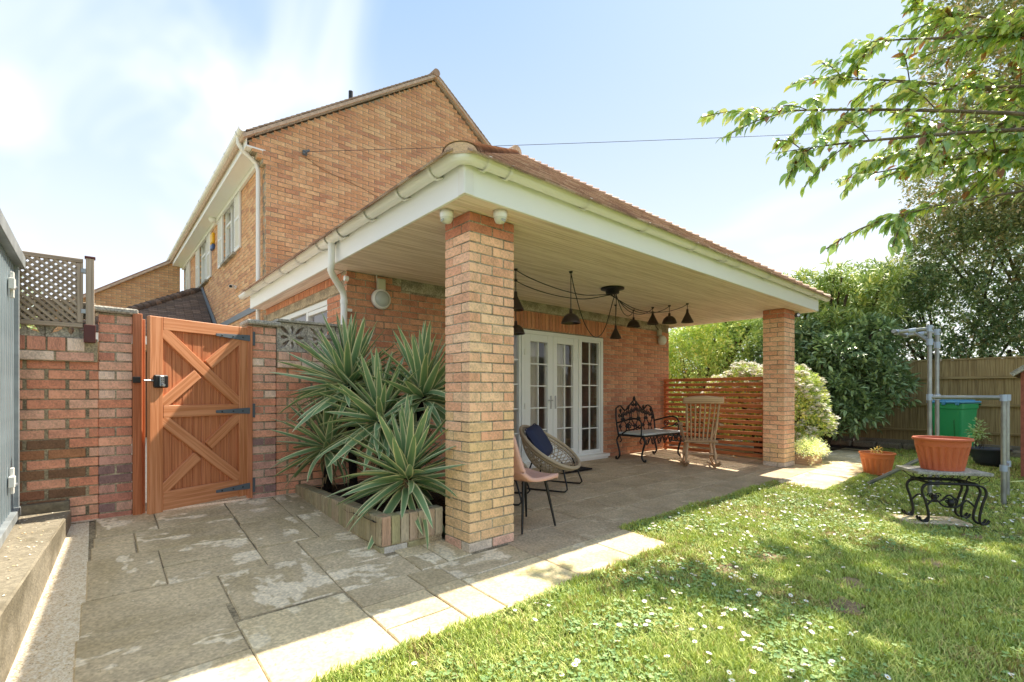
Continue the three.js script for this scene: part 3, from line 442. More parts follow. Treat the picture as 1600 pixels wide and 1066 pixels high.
{
  const w = wall(lwall, 'wall_body', [-4.2, 0, -2.1], 0, rect(0, 0.1, 2.125, 1.43), { pal: PAL.red, max: 110, mortar: M.mortarDark, bw: 0.208, mh: 0.022, colour: (u, v) => v < 0.85 && v > 0.3 && u < 1.95 && rnd() < 0.75 ? pick(PAL.stained) : pick(PAL.red) });
  const l = []; for (let u = 0.1; u < 2.1; u += 0.225) l.push({ p: [u + 0.09, 1.4725, -0.03], s: [0.215, 0.065, 0.14], c: pick(PAL.pier) }); for (let u = 0.05; u < 2.1; u += 0.108) l.push({ p: [u, 1.5625, -0.03], s: [0.098, 0.1, 0.14], c: pick(PAL.pier) });
  mesh('cap_mortar', bar(2.12, 0.18, 0.13, [-3.14, 1.524, -2.13]), M.mortarDark, lwall); brickPieces(w, l, 30);
  for (let k = 0; k < 5; k++) mesh('pierced_block', blockG, blockM, lwall).position.set(-2.235 - k * 0.285, 1.755, -2.13);
}
function pier(x0, x1, label, topRed) {
  const o = thing('brick_pier', label, 'pier', [x0, 0, -2.08], 0, 'brick gate piers'), w = x1 - x0, d = 0.215, core = mesh('mortar_core', bar(w - 0.012, 1.76, d - 0.012, [w / 2, 0.95, -d / 2]), M.mortar, o);
  for (let r = 0, y = 0.1; y < 1.78; r++, y += 0.075) {
    const set = r % 2 ? [[0, w, 0, 0.1025], [0, w, 0.1125, d]] : [[0, w / 2 - 0.005, 0, d], [w / 2 + 0.005, w, 0, d]];
    for (const [a, b, c, e] of set) { const m = mesh('brick', pick(BG), brickM(pick(y < 0.75 ? PAL.pierLow : r % 2 ? PAL.red : PAL.pier)), core); m.position.set((a + b) / 2 + rr(-1, 1) * 0.0015, y + 0.0325, -(c + e) / 2 + rr(-1, 1) * 0.0015); m.scale.set((b - a) / 0.215, 1, (e - c) / 0.1); }
  }
  mesh('cap_stone', bar(w + 0.09, 0.045, d + 0.1, [w / 2 - 0.005, 1.853, -d / 2], [0, 0, -0.02], 0.012), M.cap, o);
}
pier(-2.075, -1.868, 'brick gate pier with stone cap between lattice and gate post');
pier(-0.99, -0.782, 'brick gate pier with stone cap on the hinge side of the gate');
const rwall = thing('boundary_wall', 'low brick wall topped by pierced blocks behind the yucca planter', 'wall');
{
  const w = wall(rwall, 'wall_body', [-0.775, 0, -2.1], 0, rect(0, 0.1, 0.74, 1.43), { pal: PAL.red, max: 80, bw: 0.208, mh: 0.022, mortar: M.mortarDark });
  const l = []; for (let u = 0.0; u < 0.65; u += 0.225) l.push({ p: [u + 0.11, 1.4725, -0.03], s: [0.215, 0.065, 0.14], c: pick(PAL.pier) }); for (let u = 0.06; u < 0.72; u += 0.108) l.push({ p: [u, 1.5525, -0.03], s: [0.098, 0.08, 0.14], c: pick(PAL.pier) });
  mesh('cap_mortar', bar(0.73, 0.16, 0.13, [-0.41, 1.514, -2.13]), M.mortarDark, rwall); brickPieces(w, l, 20);
  for (const x of [-0.635, -0.352]) mesh('pierced_block', blockG, blockM, rwall).position.set(x, 1.738, -2.12);
  mesh('end_post', bar(0.1, 0.3, 0.09, [-0.155, 1.74, -2.12]), blockM, rwall); mesh('coping', bar(0.68, 0.025, 0.16, [-0.44, 1.894, -2.12]), M.cap, rwall);
}
const gate = thing('timber_gate', 'orange timber garden gate with two crossed braces standing ajar', 'gate', [-1.785, 0, -1.775], 0.38);
{
  const W = 0.815, y0 = 0.25, y1 = 1.795, f = 0.045;
  const vb = (name, w, h, x, y, m = M.gate, z = 0, t = f) => mesh(name, bar(w, h, t, [x, y, z], [0, 0, 0], 0.004), m, gate);
  vb('stile', 0.095, y1 - y0, 0.0475, (y0 + y1) / 2); vb('stile', 0.095, y1 - y0, W - 0.0475, (y0 + y1) / 2);
  vb('rail', W - 0.192, 0.1, W / 2, y1 - 0.05, M.gate, -0.001); vb('rail', W - 0.192, 0.1, W / 2, 1.045, M.gate, -0.001); vb('rail', W - 0.192, 0.15, W / 2, y0 + 0.085, M.gate, -0.001);
  for (let k = 0; k < 8; k++) { const w = (W - 0.19) / 8; for (const [a, b] of [[1.095, y1 - 0.1], [y0 + 0.16, 0.995]]) vb('board', w - 0.004, b - a + 0.02, 0.095 + w * (k + 0.5), (a + b) / 2, M.gateDark, -0.013 - (k % 2) * 0.001, 0.018); }
  for (const [a, b] of [[1.095, y1 - 0.1], [y0 + 0.16, 0.995]]) {
    const w = W - 0.19, h = b - a, A = Math.atan2(h - 0.05, w - 0.03), L = Math.hypot(w, h) + 0.0, cx = W / 2, cy = (a + b) / 2, B = 0.085;
    const brace = (s, t0, t1, z) => { const q = bevel(L * (t1 - t0), B, 0.03, 0.004); const m = mesh('brace', q, M.gate, gate), c = (t0 + t1) / 2 - 0.5; m.position.set(cx + Math.cos(A) * L * c, cy + s * Math.sin(A) * L * c, z); m.rotation.z = s * A; };
    brace(-1, 0, 1, 0.006); brace(1, 0, 0.43, 0.0055); brace(1, 0.57, 1, 0.0055);
  }
  for (const y of [1.7, 1.03, 0.335]) { const s = extrude([[0, -0.009], [0.32, -0.028], [0.32, 0.028], [0, 0.012]], 0.006, [], 0.001), h = mesh('hinge', merge([at(s, [W - 0.305, y, f / 2 + 0.002]), bar(0.04, 0.13, 0.012, [W + 0.035, y, f / 2 + 0.006])]), M.iron, gate); for (const x of [0.05, 0.15, 0.24]) mesh('bolt', at(lathe([[0.001, 0.006], [0.006, 0.004], [0.008, 0]], 8), [W - 0.305 + x, y, f / 2 + 0.008], [Math.PI / 2, 0, 0]), M.black, h); }
  const lock = mesh('lock', bar(0.1, 0.1, 0.03, [0.07, 1.285, f / 2 + 0.016], [0, 0, 0], 0.008), M.black, gate); mesh('keypad', bar(0.032, 0.085, 0.012, [0.068, 1.287, f / 2 + 0.036], [0, 0, 0], 0.004), M.steel, lock); for (let r = 0; r < 5; r++) for (const c of [-1, 1]) mesh('button', bar(0.008, 0.008, 0.006, [0.068 + c * 0.007, 1.318 - r * 0.013, f / 2 + 0.044]), M.black, lock);
  mesh('knob', stick([0.07, 1.255, f / 2 + 0.04], [0.07, 1.255, f / 2 + 0.06], 0.013, 0.011, 12), M.steel, lock); mesh('latch_bolt', stick([-0.045, 1.29, f / 2 + 0.01], [0.03, 1.29, f / 2 + 0.01], 0.007), M.steel, lock);
}
const gp = thing('gate_post', 'square timber latch post beside the left brick pier', 'gate post', [-1.835, 0.2, -2.08]);
mesh('post', bar(0.062, 1.64, 0.09, [0, 0.82, 0], [0, 0, 0], 0.005), M.gateDark, gp); mesh('stop', bar(0.02, 1.6, 0.045, [0.042, 0.8, -0.02]), M.gate, gp); mesh('latch_keep', bar(0.05, 0.05, 0.03, [-0.008, 1.1, 0.06]), M.black, gp);
const gp2 = thing('gate_post', 'slim timber hinge post against the right gate pier', 'gate post', [-1.012, 0.22, -2.085]); mesh('post', bar(0.042, 1.58, 0.07, [0, 0.79, 0]), M.gateDark, gp2); mesh('post_cap', bar(0.044, 0.01, 0.074, [0, 1.586, 0]), M.gateDark, gp2);

// lattice beside the shed
const lat = thing('garden_trellis', 'diagonal timber lattice panel above the left garden wall', 'lattice');
{
  const x0 = -3.1, x1 = -2.165, y0 = 1.7, y1 = 2.215, Z = -2.05;
  mesh('rail', bar(x1 - x0, 0.03, 0.035, [(x0 + x1) / 2, y1 - 0.01, Z]), M.greyWood, lat); mesh('rail', bar(x1 - x0, 0.035, 0.035, [(x0 + x1) / 2, y0 + 0.01, Z]), M.greyWood, lat); mesh('stile', bar(0.035, y1 - y0 - 0.06, 0.034, [x1 - 0.0175, (y0 + y1) / 2, Z]), M.greyWood, lat);
  for (const s of [1, -1]) for (let c = -1.2; c < 1.6; c += 0.05) {
    const pts = []; for (const x of [x0, x1 - 0.03]) { const y = y0 + s * (x - x0) + (s < 0 ? 0.515 : 0) - c * s * 1; if (y >= y0 && y <= y1) pts.push([x, y]); } for (const y of [y0, y1]) { const x = x0 + (y - y0 - (s < 0 ? 0.515 : 0) + c * s) / s; if (x > x0 && x < x1 - 0.03) pts.push([x, y]); }
    if (pts.length < 2) continue; const [p, q] = pts, L = Math.hypot(p[0] - q[0], p[1] - q[1]); if (L < 0.04 || Math.max(p[0], q[0]) < -2.66) continue;
    mesh('slat', bar(L, 0.021, 0.008, [(p[0] + q[0]) / 2, (p[1] + q[1]) / 2, Z - s * 0.005], [0, 0, s * Math.PI / 4], 0.002), M.greyWood, lat);
  }
  for (const y of [1.82, 2.13]) mesh('bracket', bar(0.035, 0.035, 0.04, [x1 + 0.004, y, Z]), M.galv, lat);
}
const lp = thing('trellis_post', 'weathered square post with maroon boot at the lattice end', 'post', [-2.125, 1.6, -2.05]);
mesh('post', bar(0.05, 0.63, 0.05, [0, 0.315, 0]), M.greyWood, lp); mesh('post_cap', bar(0.064, 0.016, 0.064, [0, 0.637, 0]), M.maroon, lp); mesh('boot', bar(0.07, 0.135, 0.07, [-0.002, 0.05, 0]), M.maroon, lp);

// shed and its plinth
const plinth = thing('shed_plinth', 'raised concrete plinth under the grey metal shed', 'plinth');
{ const g = extrude([[-2.24, 2.04], [-2.385, 0], [-2.47, -1.6], [-4.6, -1.6], [-4.6, 2.04]], 0.42, [], 0.008); g.rotateX(-Math.PI / 2); g.translate(0, -0.12, 0); mesh('slab_body', boxUV(g), M.concrete, plinth); mesh('upstand', bar(0.36, 0.08, 0.05, [-2.42, 0.34, -2.06]), M.concrete, plinth); }
const shed = thing('metal_shed', 'grey ribbed metal shed with white latches at left edge', 'shed');
{
  const pr = []; for (let z = -1.93; z < 1.6; z += 0.1) pr.push([z, 0], [z + 0.035, 0], [z + 0.045, 0.014], [z + 0.09, 0.014]);
  const o = [...pr.map(([z, d]) => [z, d]), ...pr.slice().reverse().map(([z, d]) => [z, d - 0.003])], g = extrude(o, 1.74); g.rotateX(-Math.PI / 2); g.rotateY(Math.PI / 2);
  // shape x -> world z, shape y -> world x after the turn
  const p = g.attributes.position; for (let i = 0; i < p.count; i++) { const X = p.getX(i), Y = p.getY(i), Z = p.getZ(i); p.setXYZ(i, -2.535 - X, Y, -Z); } g.computeVertexNormals();
  mesh('wall_panel', boxUV(g), M.shed, shed).position.y = 0.35;
  mesh('inner_wall', bar(0.02, 1.7, 3.5, [-2.575, 1.22, -0.16]), M.shed, shed); mesh('end_wall', bar(1.6, 1.74, 0.03, [-3.36, 1.23, -1.94]), M.shed, shed);
  mesh('corner_trim', bar(0.045, 1.74, 0.035, [-2.52, 1.23, -1.925]), M.shedTrim, shed); mesh('base_rail', bar(0.05, 0.06, 3.5, [-2.515, 0.365, -0.18]), M.shedTrim, shed);
  const rf = mesh('roof', bar(1.9, 0.05, 3.75, [-3.43, 2.13, -0.14], [0, 0, 0.03]), M.shedTrim, shed); mesh('roof_trim', bar(0.05, 0.09, 3.8, [-2.5, 2.13, -0.14]), M.shedTrim, rf);
  for (const y of [0.62, 1.9]) { const b = mesh('latch', merge([bar(0.02, 0.17, 0.035, [-2.505, y, -1.62]), bar(0.03, 0.07, 0.06, [-2.501, y, -1.57])]), M.white, shed); mesh('bolt', stick([-2.489, y - 0.02, -1.58], [-2.477, y - 0.02, -1.58], 0.01), M.steel, b); }
}

// ================================================================ porch furniture and fittings
function thick(fn, n, m, th) {                                  // solid sheet: fn(t, s) -> [x, y, z], thickness th along the normal
  const P = [], N = []; for (let i = 0; i <= n; i++) for (let j = 0; j <= m; j++) {
    const t = i / n, s = j / m, e = 0.002, a = V3(fn(t, s)), b = V3(fn(Math.min(1, t + e), s)).sub(V3(fn(Math.max(0, t - e), s))), c = V3(fn(t, Math.min(1, s + e))).sub(V3(fn(t, Math.max(0, s - e))));
    P.push(a); N.push(b.cross(c).normalize()); }
  const pos = [], idx = [], k = (i, j) => i * (m + 1) + j, S = P.length; for (const a of P) pos.push(a.x, a.y, a.z); P.forEach((a, i) => pos.push(a.x + N[i].x * th, a.y + N[i].y * th, a.z + N[i].z * th));
  for (let i = 0; i < n; i++) for (let j = 0; j < m; j++) { const [a, b, c, d] = [k(i, j), k(i + 1, j), k(i + 1, j + 1), k(i, j + 1)]; idx.push(a, c, b, a, d, c, S + a, S + b, S + c, S + a, S + c, S + d); }
  const side = (l) => { for (let q = 0; q + 1 < l.length; q++) idx.push(l[q], l[q + 1], S + l[q + 1], l[q], S + l[q + 1], S + l[q]); };
  side([...Array(n + 1).keys()].map((i) => k(i, 0))); side([...Array(n + 1).keys()].reverse().map((i) => k(i, m))); side([...Array(m + 1).keys()].reverse().map((j) => k(0, j))); side([...Array(m + 1).keys()].map((j) => k(n, j)));
  const g = new THREE.BufferGeometry(); g.setAttribute('position', new THREE.Float32BufferAttribute(pos, 3)); g.setIndex(idx); g.computeVertexNormals(); return boxUV(g);
}
function pillow(w, h, d) { const up = (s) => thick((u, v) => { const x = u * 2 - 1, y = v * 2 - 1, k = Math.pow(Math.max(0, (1 - x ** 4) * (1 - y ** 4)), 0.5); const pin = 1 - 0.07 * (x * x + y * y - 1); return [x * w / 2 * pin, y * h / 2 * pin, s * k * d / 2]; }, 14, 14, 0.002); return merge([up(1), up(-1)]); }
// slatted screen
const screen = thing('slatted_screen', 'reddish timber screen of horizontal slats between far pillar and wall', 'screen', [6.33, 0, -2.27]);
for (let k = 0; k < 15; k++) mesh('slat', bar(0.02, 0.056, 1.9, [rr(-1, 1) * 0.002, 0.135 + k * 0.093, 0.97], [0, 0, rr(-1, 1) * 0.02]), M.slat, screen);
for (const z of [0.04, 1.88]) mesh('post', bar(0.045, 1.4, 0.045, [0.036, 0.76, z]), M.slat, screen);
// wall lamps and cameras
const bulk = thing('bulkhead_lamp', 'round white bulkhead lamp with junction box on wall behind the yucca', 'lamp', [0.395, 2.275, -2.3]);
mesh('body', at(lathe([[0.001, 0], [0.115, 0], [0.118, 0.03], [0.108, 0.055], [0.09, 0.06]], 36), [0, 0, 0], [Math.PI / 2, 0, 0]), M.white, bulk); mesh('diffuser', at(lathe([[0.09, 0.052], [0.07, 0.075], [0.04, 0.086], [0.001, 0.09]], 36), [0, 0, 0], [Math.PI / 2, 0, 0]), mat(0xb9bdb8, 0.25), bulk);
mesh('junction_box', bar(0.1, 0.13, 0.05, [0.0, 0.17, 0.026], [0, 0, 0], 0.01), mat(0xc6c2a8, 0.5), bulk); mesh('cable', rod([[-0.045, 0.2, 0.03], [-0.05, 0.25, 0.012], [-0.045, 0.29, 0.012]], 0.006, 0.02), M.white, bulk);
const globe = thing('wall_lamp', 'small white globe lamp high on the wall beside the bench', 'lamp', [6.2, 2.25, -2.3]);
mesh('mount', bar(0.09, 0.13, 0.07, [0, 0.11, 0.036], [0, 0, 0], 0.015), mat(0xb9b6a4, 0.5), globe); mesh('globe', at(lathe([[0.001, -0.11], [0.05, -0.1], [0.08, -0.05], [0.085, 0], [0.06, 0.05], [0.04, 0.07]], 24), [0, -0.02, 0.095]), mat(0xd6d8d0, 0.3), globe); mesh('cable', rod([[-0.03, 0.17, 0.03], [-0.09, 0.24, 0.008], [-0.1, 0.3, 0.008]], 0.007, 0.03), M.black, globe);
function dome(x, z, turn, label) { const o = thing('dome_camera', label, 'camera', [x, 2.549, z], turn, 'dome cameras by the near pillar'); mesh('base', lathe([[0.001, 0], [0.052, 0], [0.053, -0.03], [0.048, -0.05]], 28), M.white, o); mesh('eyeball', at(lathe([[0.048, -0.045], [0.046, -0.06], [0.034, -0.085], [0.001, -0.095]], 28), [0, 0, 0]), mat(0xd4d3c6, 0.35), o); mesh('lens', at(lathe([[0.001, 0.01], [0.018, 0.008], [0.022, 0]], 16), [0, -0.07, 0.034], [1.1, 0, 0]), mat(0xa8a89c, 0.2), o); }
dome(-0.118, -0.125, -1.6, 'white dome camera under the soffit left of the near pillar'); dome(0.184, 0.135, 0, 'white dome camera under the soffit in front of the near pillar');
const bc = thing('bullet_camera', 'small black camera under the soffit beside the far pillar', 'camera', [6.77, 2.549, -0.04]); mesh('mount', lathe([[0.001, 0], [0.04, 0], [0.038, -0.02], [0.001, -0.022]], 20), M.white, bc); mesh('body', stick([0.03, -0.05, -0.04], [-0.05, -0.06, 0.05], 0.036, 0.036, 16), M.black, bc); mesh('lens', stick([-0.05, -0.06, 0.05], [-0.054, -0.06, 0.054], 0.024, 0.024, 16), M.steel, bc);
// spider pendant
const spider = thing('spider_pendant', 'black multi arm pendant with looping cords and metal shades under soffit', 'pendant lamp', [2.944, 2.548, -0.925]);
{
  mesh('ceiling_rose', lathe([[0.001, 0], [0.15, 0], [0.15, -0.018], [0.09, -0.03], [0.085, -0.07], [0.001, -0.08]], 32), M.black, spider);
  const shadeM = mat(0x4a403a, 0.38, { metalness: 0.7 }), inM = mat(0x6b625a, 0.5);
  const L = [[1.905, -0.707, 1.97, 'd', 1, 0.62], [3.931, -1.612, 2.03, 'c', 1, 0.2], [4.522, -1.697, 2.27, 'd', 1, 0.16], [4.554, -1.361, 2.28, 'c', 1, 0.16], [4.602, -1.099, 2.27, 'd', 1.02, 0.16], [4.663, -0.835, 2.26, 'c', 1, 0.16], [1.369, -1.028, 2.1, 'c', 1, 0.08], [1.702, -1.404, 1.9, 'd', 1, 0.1]];
  L.forEach(([x, z, yb, kind, s, sag], i) => {
    const p = [x - 2.944, 0, z + 0.925], a = i / 8 * 6.283, h = kind === 'd' ? 0.11 * s : 0.15 * s, y0 = yb - 2.548 + h, st = [Math.cos(a) * 0.05, -0.075, Math.sin(a) * 0.05];
    const mid = [0.3, 0.5, 0.72, 0.92].map((t) => [lerp(st[0], p[0], t), -0.08 * (1 - t) - 4 * sag * t * (1 - t) - 0.02, lerp(st[2], p[2], t)]);
    const c = mesh('cord', merge([curve([st, ...mid, [p[0], -0.012, p[2]]], 0.0055, 40, 6), stick([p[0], -0.012, p[2]], [p[0], y0 + 0.03, p[2]], 0.0055, 0.0055, 6)]), M.black, spider);
    mesh('hook', at(lathe([[0.001, 0], [0.022, 0], [0.018, -0.018], [0.001, -0.024]], 12), p), M.black, c);
    const prof = kind === 'd' ? [[0.016, h + 0.045], [0.02, h], [0.05, h * 0.93], [0.085, h * 0.62], [0.102, h * 0.25], [0.106, 0.016], [0.112, 0]] : [[0.016, h + 0.05], [0.02, h], [0.034, h * 0.8], [0.088, 0.01], [0.093, 0]];
    const sc = kind === 'd' ? s : 1, q = prof.map(([r, y]) => [r * sc, y]), sh = mesh('lamp_shade', at(lathe([...q, ...q.slice(1).reverse().map(([r, y]) => [Math.max(0.004, r - 0.004), y - 0.0015])], 32), [p[0], y0 - h, p[2]]), shadeM, spider);
    mesh('bulb_holder', at(lathe([[0.001, 0.02], [0.02, 0.02], [0.02, -0.05], [0.001, -0.05]], 12), [p[0], y0 - 0.03, p[2]]), M.black, sh);
  });
}
// pink chair
const pink = thing('dining_chair', 'pink upholstered chair with thin black legs behind the near pillar', 'chair', [0.8, 0.01, -0.27]);
{
  const cp = new THREE.CatmullRomCurve3([[-0.3, 0.9, 0], [-0.27, 0.78, 0], [-0.23, 0.62, 0], [-0.185, 0.51, 0], [-0.1, 0.45, 0], [0.05, 0.44, 0], [0.18, 0.45, 0], [0.24, 0.445, 0], [0.265, 0.425, 0]].map(V3)), cw = (t) => t < 0.12 ? lerp(0.1, 0.165, Math.sqrt(t / 0.12)) : t < 0.5 ? lerp(0.165, 0.215, (t - 0.12) / 0.38) : t < 0.85 ? 0.215 : lerp(0.215, 0.17, ((t - 0.85) / 0.15) ** 2);
  const pinkM = mat(0xd8ab9c, 0.9, { bumpMap: T.noise, bumpScale: 0.002 });
  mesh('seat_shell', thick((t, s) => { const p = cp.getPointAt(t), x = s * 2 - 1, k = x * x * 0.03, seam = -0.004 * Math.exp(-(((t * 9) % 1 - 0.5) ** 2) * 90) * (t < 0.5 ? 1 : 0); return t < 0.45 ? [p.x + k + seam, p.y, x * cw(t)] : [p.x, p.y + k * 0.6, x * cw(t)]; }, 44, 14, 0.035), pinkM, pink);
  for (const [x, z] of [[-1, 1], [1, 1], [-1, -1], [1, -1]]) mesh('leg', stick([x * 0.13, 0.425, z * 0.13], [x * 0.2, 0, z * 0.19], 0.015, 0.009), M.black, pink);
  mesh('seat_frame', merge([stick([-0.14, 0.41, 0.13], [0.14, 0.41, -0.13], 0.011), stick([-0.14, 0.405, -0.13], [0.14, 0.405, 0.13], 0.011)]), M.black, pink);
}
// wicker chairs
function wicker(x, z, turn, label, withCushion) {
  const o = thing('wicker_chair', label, 'chair', [x, hg(x, z), z], turn, 'round woven patio chairs'); o.scale.setScalar(0.93); const tilt = 0.98, A = new THREE.Vector3(Math.cos(tilt), Math.sin(tilt), 0), U = new THREE.Vector3(-Math.sin(tilt), Math.cos(tilt), 0), S = new THREE.Vector3(0, 0, 1), C = new THREE.Vector3(0, 0.5, 0);
  const pt = (f, r, off = 0) => { const R = 0.4 + 0.1 * Math.max(0, Math.sin(f)) ** 1.5, q = C.clone().addScaledVector(S, Math.cos(f) * r * 0.47).addScaledVector(U, Math.sin(f) * r * R).addScaledVector(A, 0.3 * (Math.pow(r, 2.4) - 1) + off); return q.toArray(); };
  const rope = mat(0xbaa88e, 0.85), l = [], N = 34; for (let k = 0; k < N; k++) for (const s of [1, -1]) { const f0 = k / N * 2 * Math.PI, c = []; for (let q = 0; q <= 8; q++) { const r = 0.12 + 0.88 * q / 8; c.push(pt(f0 + s * (1 - r) * 1.15, r, s * 0.004)); } l.push(curve(c, 0.0058, 12, 5)); }
  for (const r of [0.12, 0.45, 0.72, 0.9]) l.push(curve([...Array(24).keys()].map((k) => pt(k / 24 * 2 * Math.PI, r)), 0.007, 48, 5, true));
  mesh('woven_shell', merge(l), rope, o); mesh('rim', merge([curve([...Array(28).keys()].map((k) => pt(k / 28 * 2 * Math.PI, 1)), 0.024, 84, 8, true), curve([...Array(28).keys()].map((k) => pt(k / 28 * 2 * Math.PI, 0.955, -0.01)), 0.018, 84, 6, true)]), rope, o);
  for (const s of [1, -1]) mesh('leg', rod([[-0.22, 0.34, s * 0.16], [-0.3, 0.012, s * 0.3], [0.32, 0.012, s * 0.32], [0.2, 0.36, s * 0.22]], 0.011, 0.06), M.black, o);
  if (withCushion) { const c = thing('cushion', 'navy square cushion leaning in the woven chair', 'cushion', [x, hg(x, z), z], turn); const m = mesh('cover', pillow(0.42, 0.42, 0.13), mat(0x2c3350, 0.85), c); m.position.set(-0.14, 0.56, 0.08); m.rotation.set(0, Math.PI / 2, 0); m.rotateX(-0.55); m.rotateZ(0.15); mesh('piping', at(curve([[-0.2, -0.2, 0], [0, -0.195, 0], [0.2, -0.2, 0], [0.195, 0, 0], [0.2, 0.2, 0], [0, 0.195, 0], [-0.2, 0.2, 0], [-0.195, 0, 0]], 0.005, 60, 5, true), [0, 0, 0]), mat(0x252b44, 0.85), m); }
}
wicker(2.12, -1.2, -1.15, 'round woven rope chair holding a navy cushion by the doors', true);
wicker(1.22, -1.12, -0.9, 'round woven rope chair mostly hidden by the pink chair', false);
tag(mesh('door_mat', bar(0.62, 0.02, 0.42, [3.08, hg(3, -1.8) + 0.014, -1.83]), mat(0x6e5240, 1, { map: T.soil, bumpMap: T.noise, bumpScale: 0.01 })), 'brown coir door mat before the french doors', 'mat');
// bench
const spiral = (cx, cy, r, turns, d, a0, z = 0) => { const o = []; for (let k = 0; k <= 14; k++) { const t = k / 14; o.push([cx + Math.cos(a0 + d * t * turns * 6.283) * r * (1 - 0.8 * t), cy + Math.sin(a0 + d * t * turns * 6.283) * r * (1 - 0.8 * t), z]); } return o; };
const bench = thing('iron_bench', 'black scrolled iron bench with grey seat against the brick wall', 'bench', [4.5, 0.075, -2.0]);
{
  const W = 1.1, ir = M.black, r = 0.011;
  const bk = []; // back in the plane z = 0.02
  bk.push(curve([[0, 0.42, 0.02], [-0.01, 0.7, -0.02], [0.03, 0.86, -0.05]], 0.014), curve([[W, 0.42, 0.02], [W + 0.01, 0.7, -0.02], [W - 0.03, 0.86, -0.05]], 0.014), curve([[0.03, 0.86, -0.05], [0.14, 0.9, -0.05], [0.28, 0.82, -0.05], [0.36, 0.86, -0.05], [0.46, 0.94, -0.05], [W / 2, 0.99, -0.05], [W - 0.46, 0.94, -0.05], [W - 0.36, 0.86, -0.05], [W - 0.28, 0.82, -0.05], [W - 0.14, 0.9, -0.05], [W - 0.03, 0.86, -0.05]], 0.014, 60), stick([0, 0.45, 0.02], [W, 0.45, 0.02], 0.014));
  mesh('back_frame', merge(bk), ir, bench);
  const zt = (y) => 0.02 - 0.08 * (y - 0.42);
  for (let k = 0; k < 9; k++) { const x = 0.1 + k * 0.1125, h = 0.8 + 0.1 * (1 - Math.abs(k - 4) / 4), d = k % 2 ? 1 : -1, l = [];
    l.push(curve([[x, 0.45, zt(0.45)], [x + d * 0.03, 0.55, zt(0.55)], [x - d * 0.035, 0.68, zt(0.68)], [x, h, zt(h)]], 0.009, 20, 6));
    for (const [yy, dd] of [[0.56, d], [0.68, -d], [h - 0.06, d], [h - 0.06, -d]]) l.push(curve(spiral(x + dd * 0.035, yy, 0.035, 1.4, dd, dd > 0 ? Math.PI : 0).map(([a, b]) => [a, b, zt(b)]), 0.0085, 26, 5));
    if (k % 2 === 0) l.push(at(lathe([[0.001, 0.05], [0.018, 0.03], [0.022, 0.01], [0.012, -0.02], [0.001, -0.03]], 8), [x, h + 0.01, zt(h)]));
    mesh('back_scroll', merge(l), ir, bench); }
  mesh('finial', merge([at(lathe([[0.001, 0.09], [0.022, 0.05], [0.03, 0.02], [0.012, 0]], 10), [W / 2, 0.985, -0.05]), ...[-1, 1].map((s) => curve(spiral(W / 2 + s * 0.05, 0.93, 0.045, 1.5, s, s > 0 ? Math.PI : 0, -0.045), 0.01, 30, 6))]), ir, bench);
  mesh('seat_frame', merge([stick([0, 0.42, 0.02], [0, 0.42, 0.5], 0.016), stick([W, 0.42, 0.02], [W, 0.42, 0.5], 0.016), stick([0, 0.42, 0.5], [W, 0.42, 0.5], 0.018), stick([0, 0.42, 0.02], [W, 0.42, 0.02], 0.016)]), ir, bench);
  for (let k = 0; k < 3; k++) mesh('seat_panel', bar(W / 3 - 0.006, 0.03, 0.5, [W / 6 + k * W / 3, 0.45 + (k === 1 ? 0.003 : 0), 0.27], [0.01, 0, 0], 0.008), mat(0xc6cccb, 0.65), bench);
  for (const [x, z, d] of [[0, 0.49, 1], [W, 0.49, 1], [0, 0.03, -1], [W, 0.03, -1]]) mesh('leg', merge([curve([[x, 0.41, z], [x, 0.33, z + d * 0.04], [x, 0.2, z + d * 0.005], [x, 0.08, z - d * 0.015], [x, 0.02, z + d * 0.03], [x, 0.03, z + d * 0.06], [x, 0.055, z + d * 0.05]], 0.016, 30, 7), curve([[x, 0.4, z - d * 0.02], [x, 0.33, z - d * 0.05], [x, 0.3, z - d * 0.02]], 0.01, 12, 5)]), ir, bench);
  for (const x of [-0.01, W + 0.01]) mesh('arm', merge([curve([[x, 0.62, 0], [x, 0.66, 0.15], [x, 0.7, 0.32], [x, 0.68, 0.44], [x, 0.6, 0.48], [x, 0.55, 0.44], [x, 0.57, 0.4]], 0.014, 36, 7), curve([[x, 0.44, 0.1], [x, 0.5, 0.2], [x, 0.54, 0.36], [x, 0.6, 0.44]], 0.011, 20, 6), curve(spiral(0.24, 0.58, 0.06, 1.6, 1, 0).map(([a, b]) => [x, b, a]), 0.009, 30, 5), stick([x, 0.42, 0.47], [x, 0.6, 0.48], 0.011)]), ir, bench);
  for (const s of [0, 1, 2, 3, 4, 5]) mesh('apron_scroll', merge([curve(spiral(0.12 + s * 0.175, 0.34, 0.055, 1.5, s % 2 ? 1 : -1, Math.PI / 2, 0.5), 0.008, 28, 5), curve([[0.04 + s * 0.175, 0.41, 0.5], [0.1 + s * 0.175, 0.28, 0.5], [0.21 + s * 0.175, 0.4, 0.5]], 0.008, 16, 5)]), ir, bench);
}
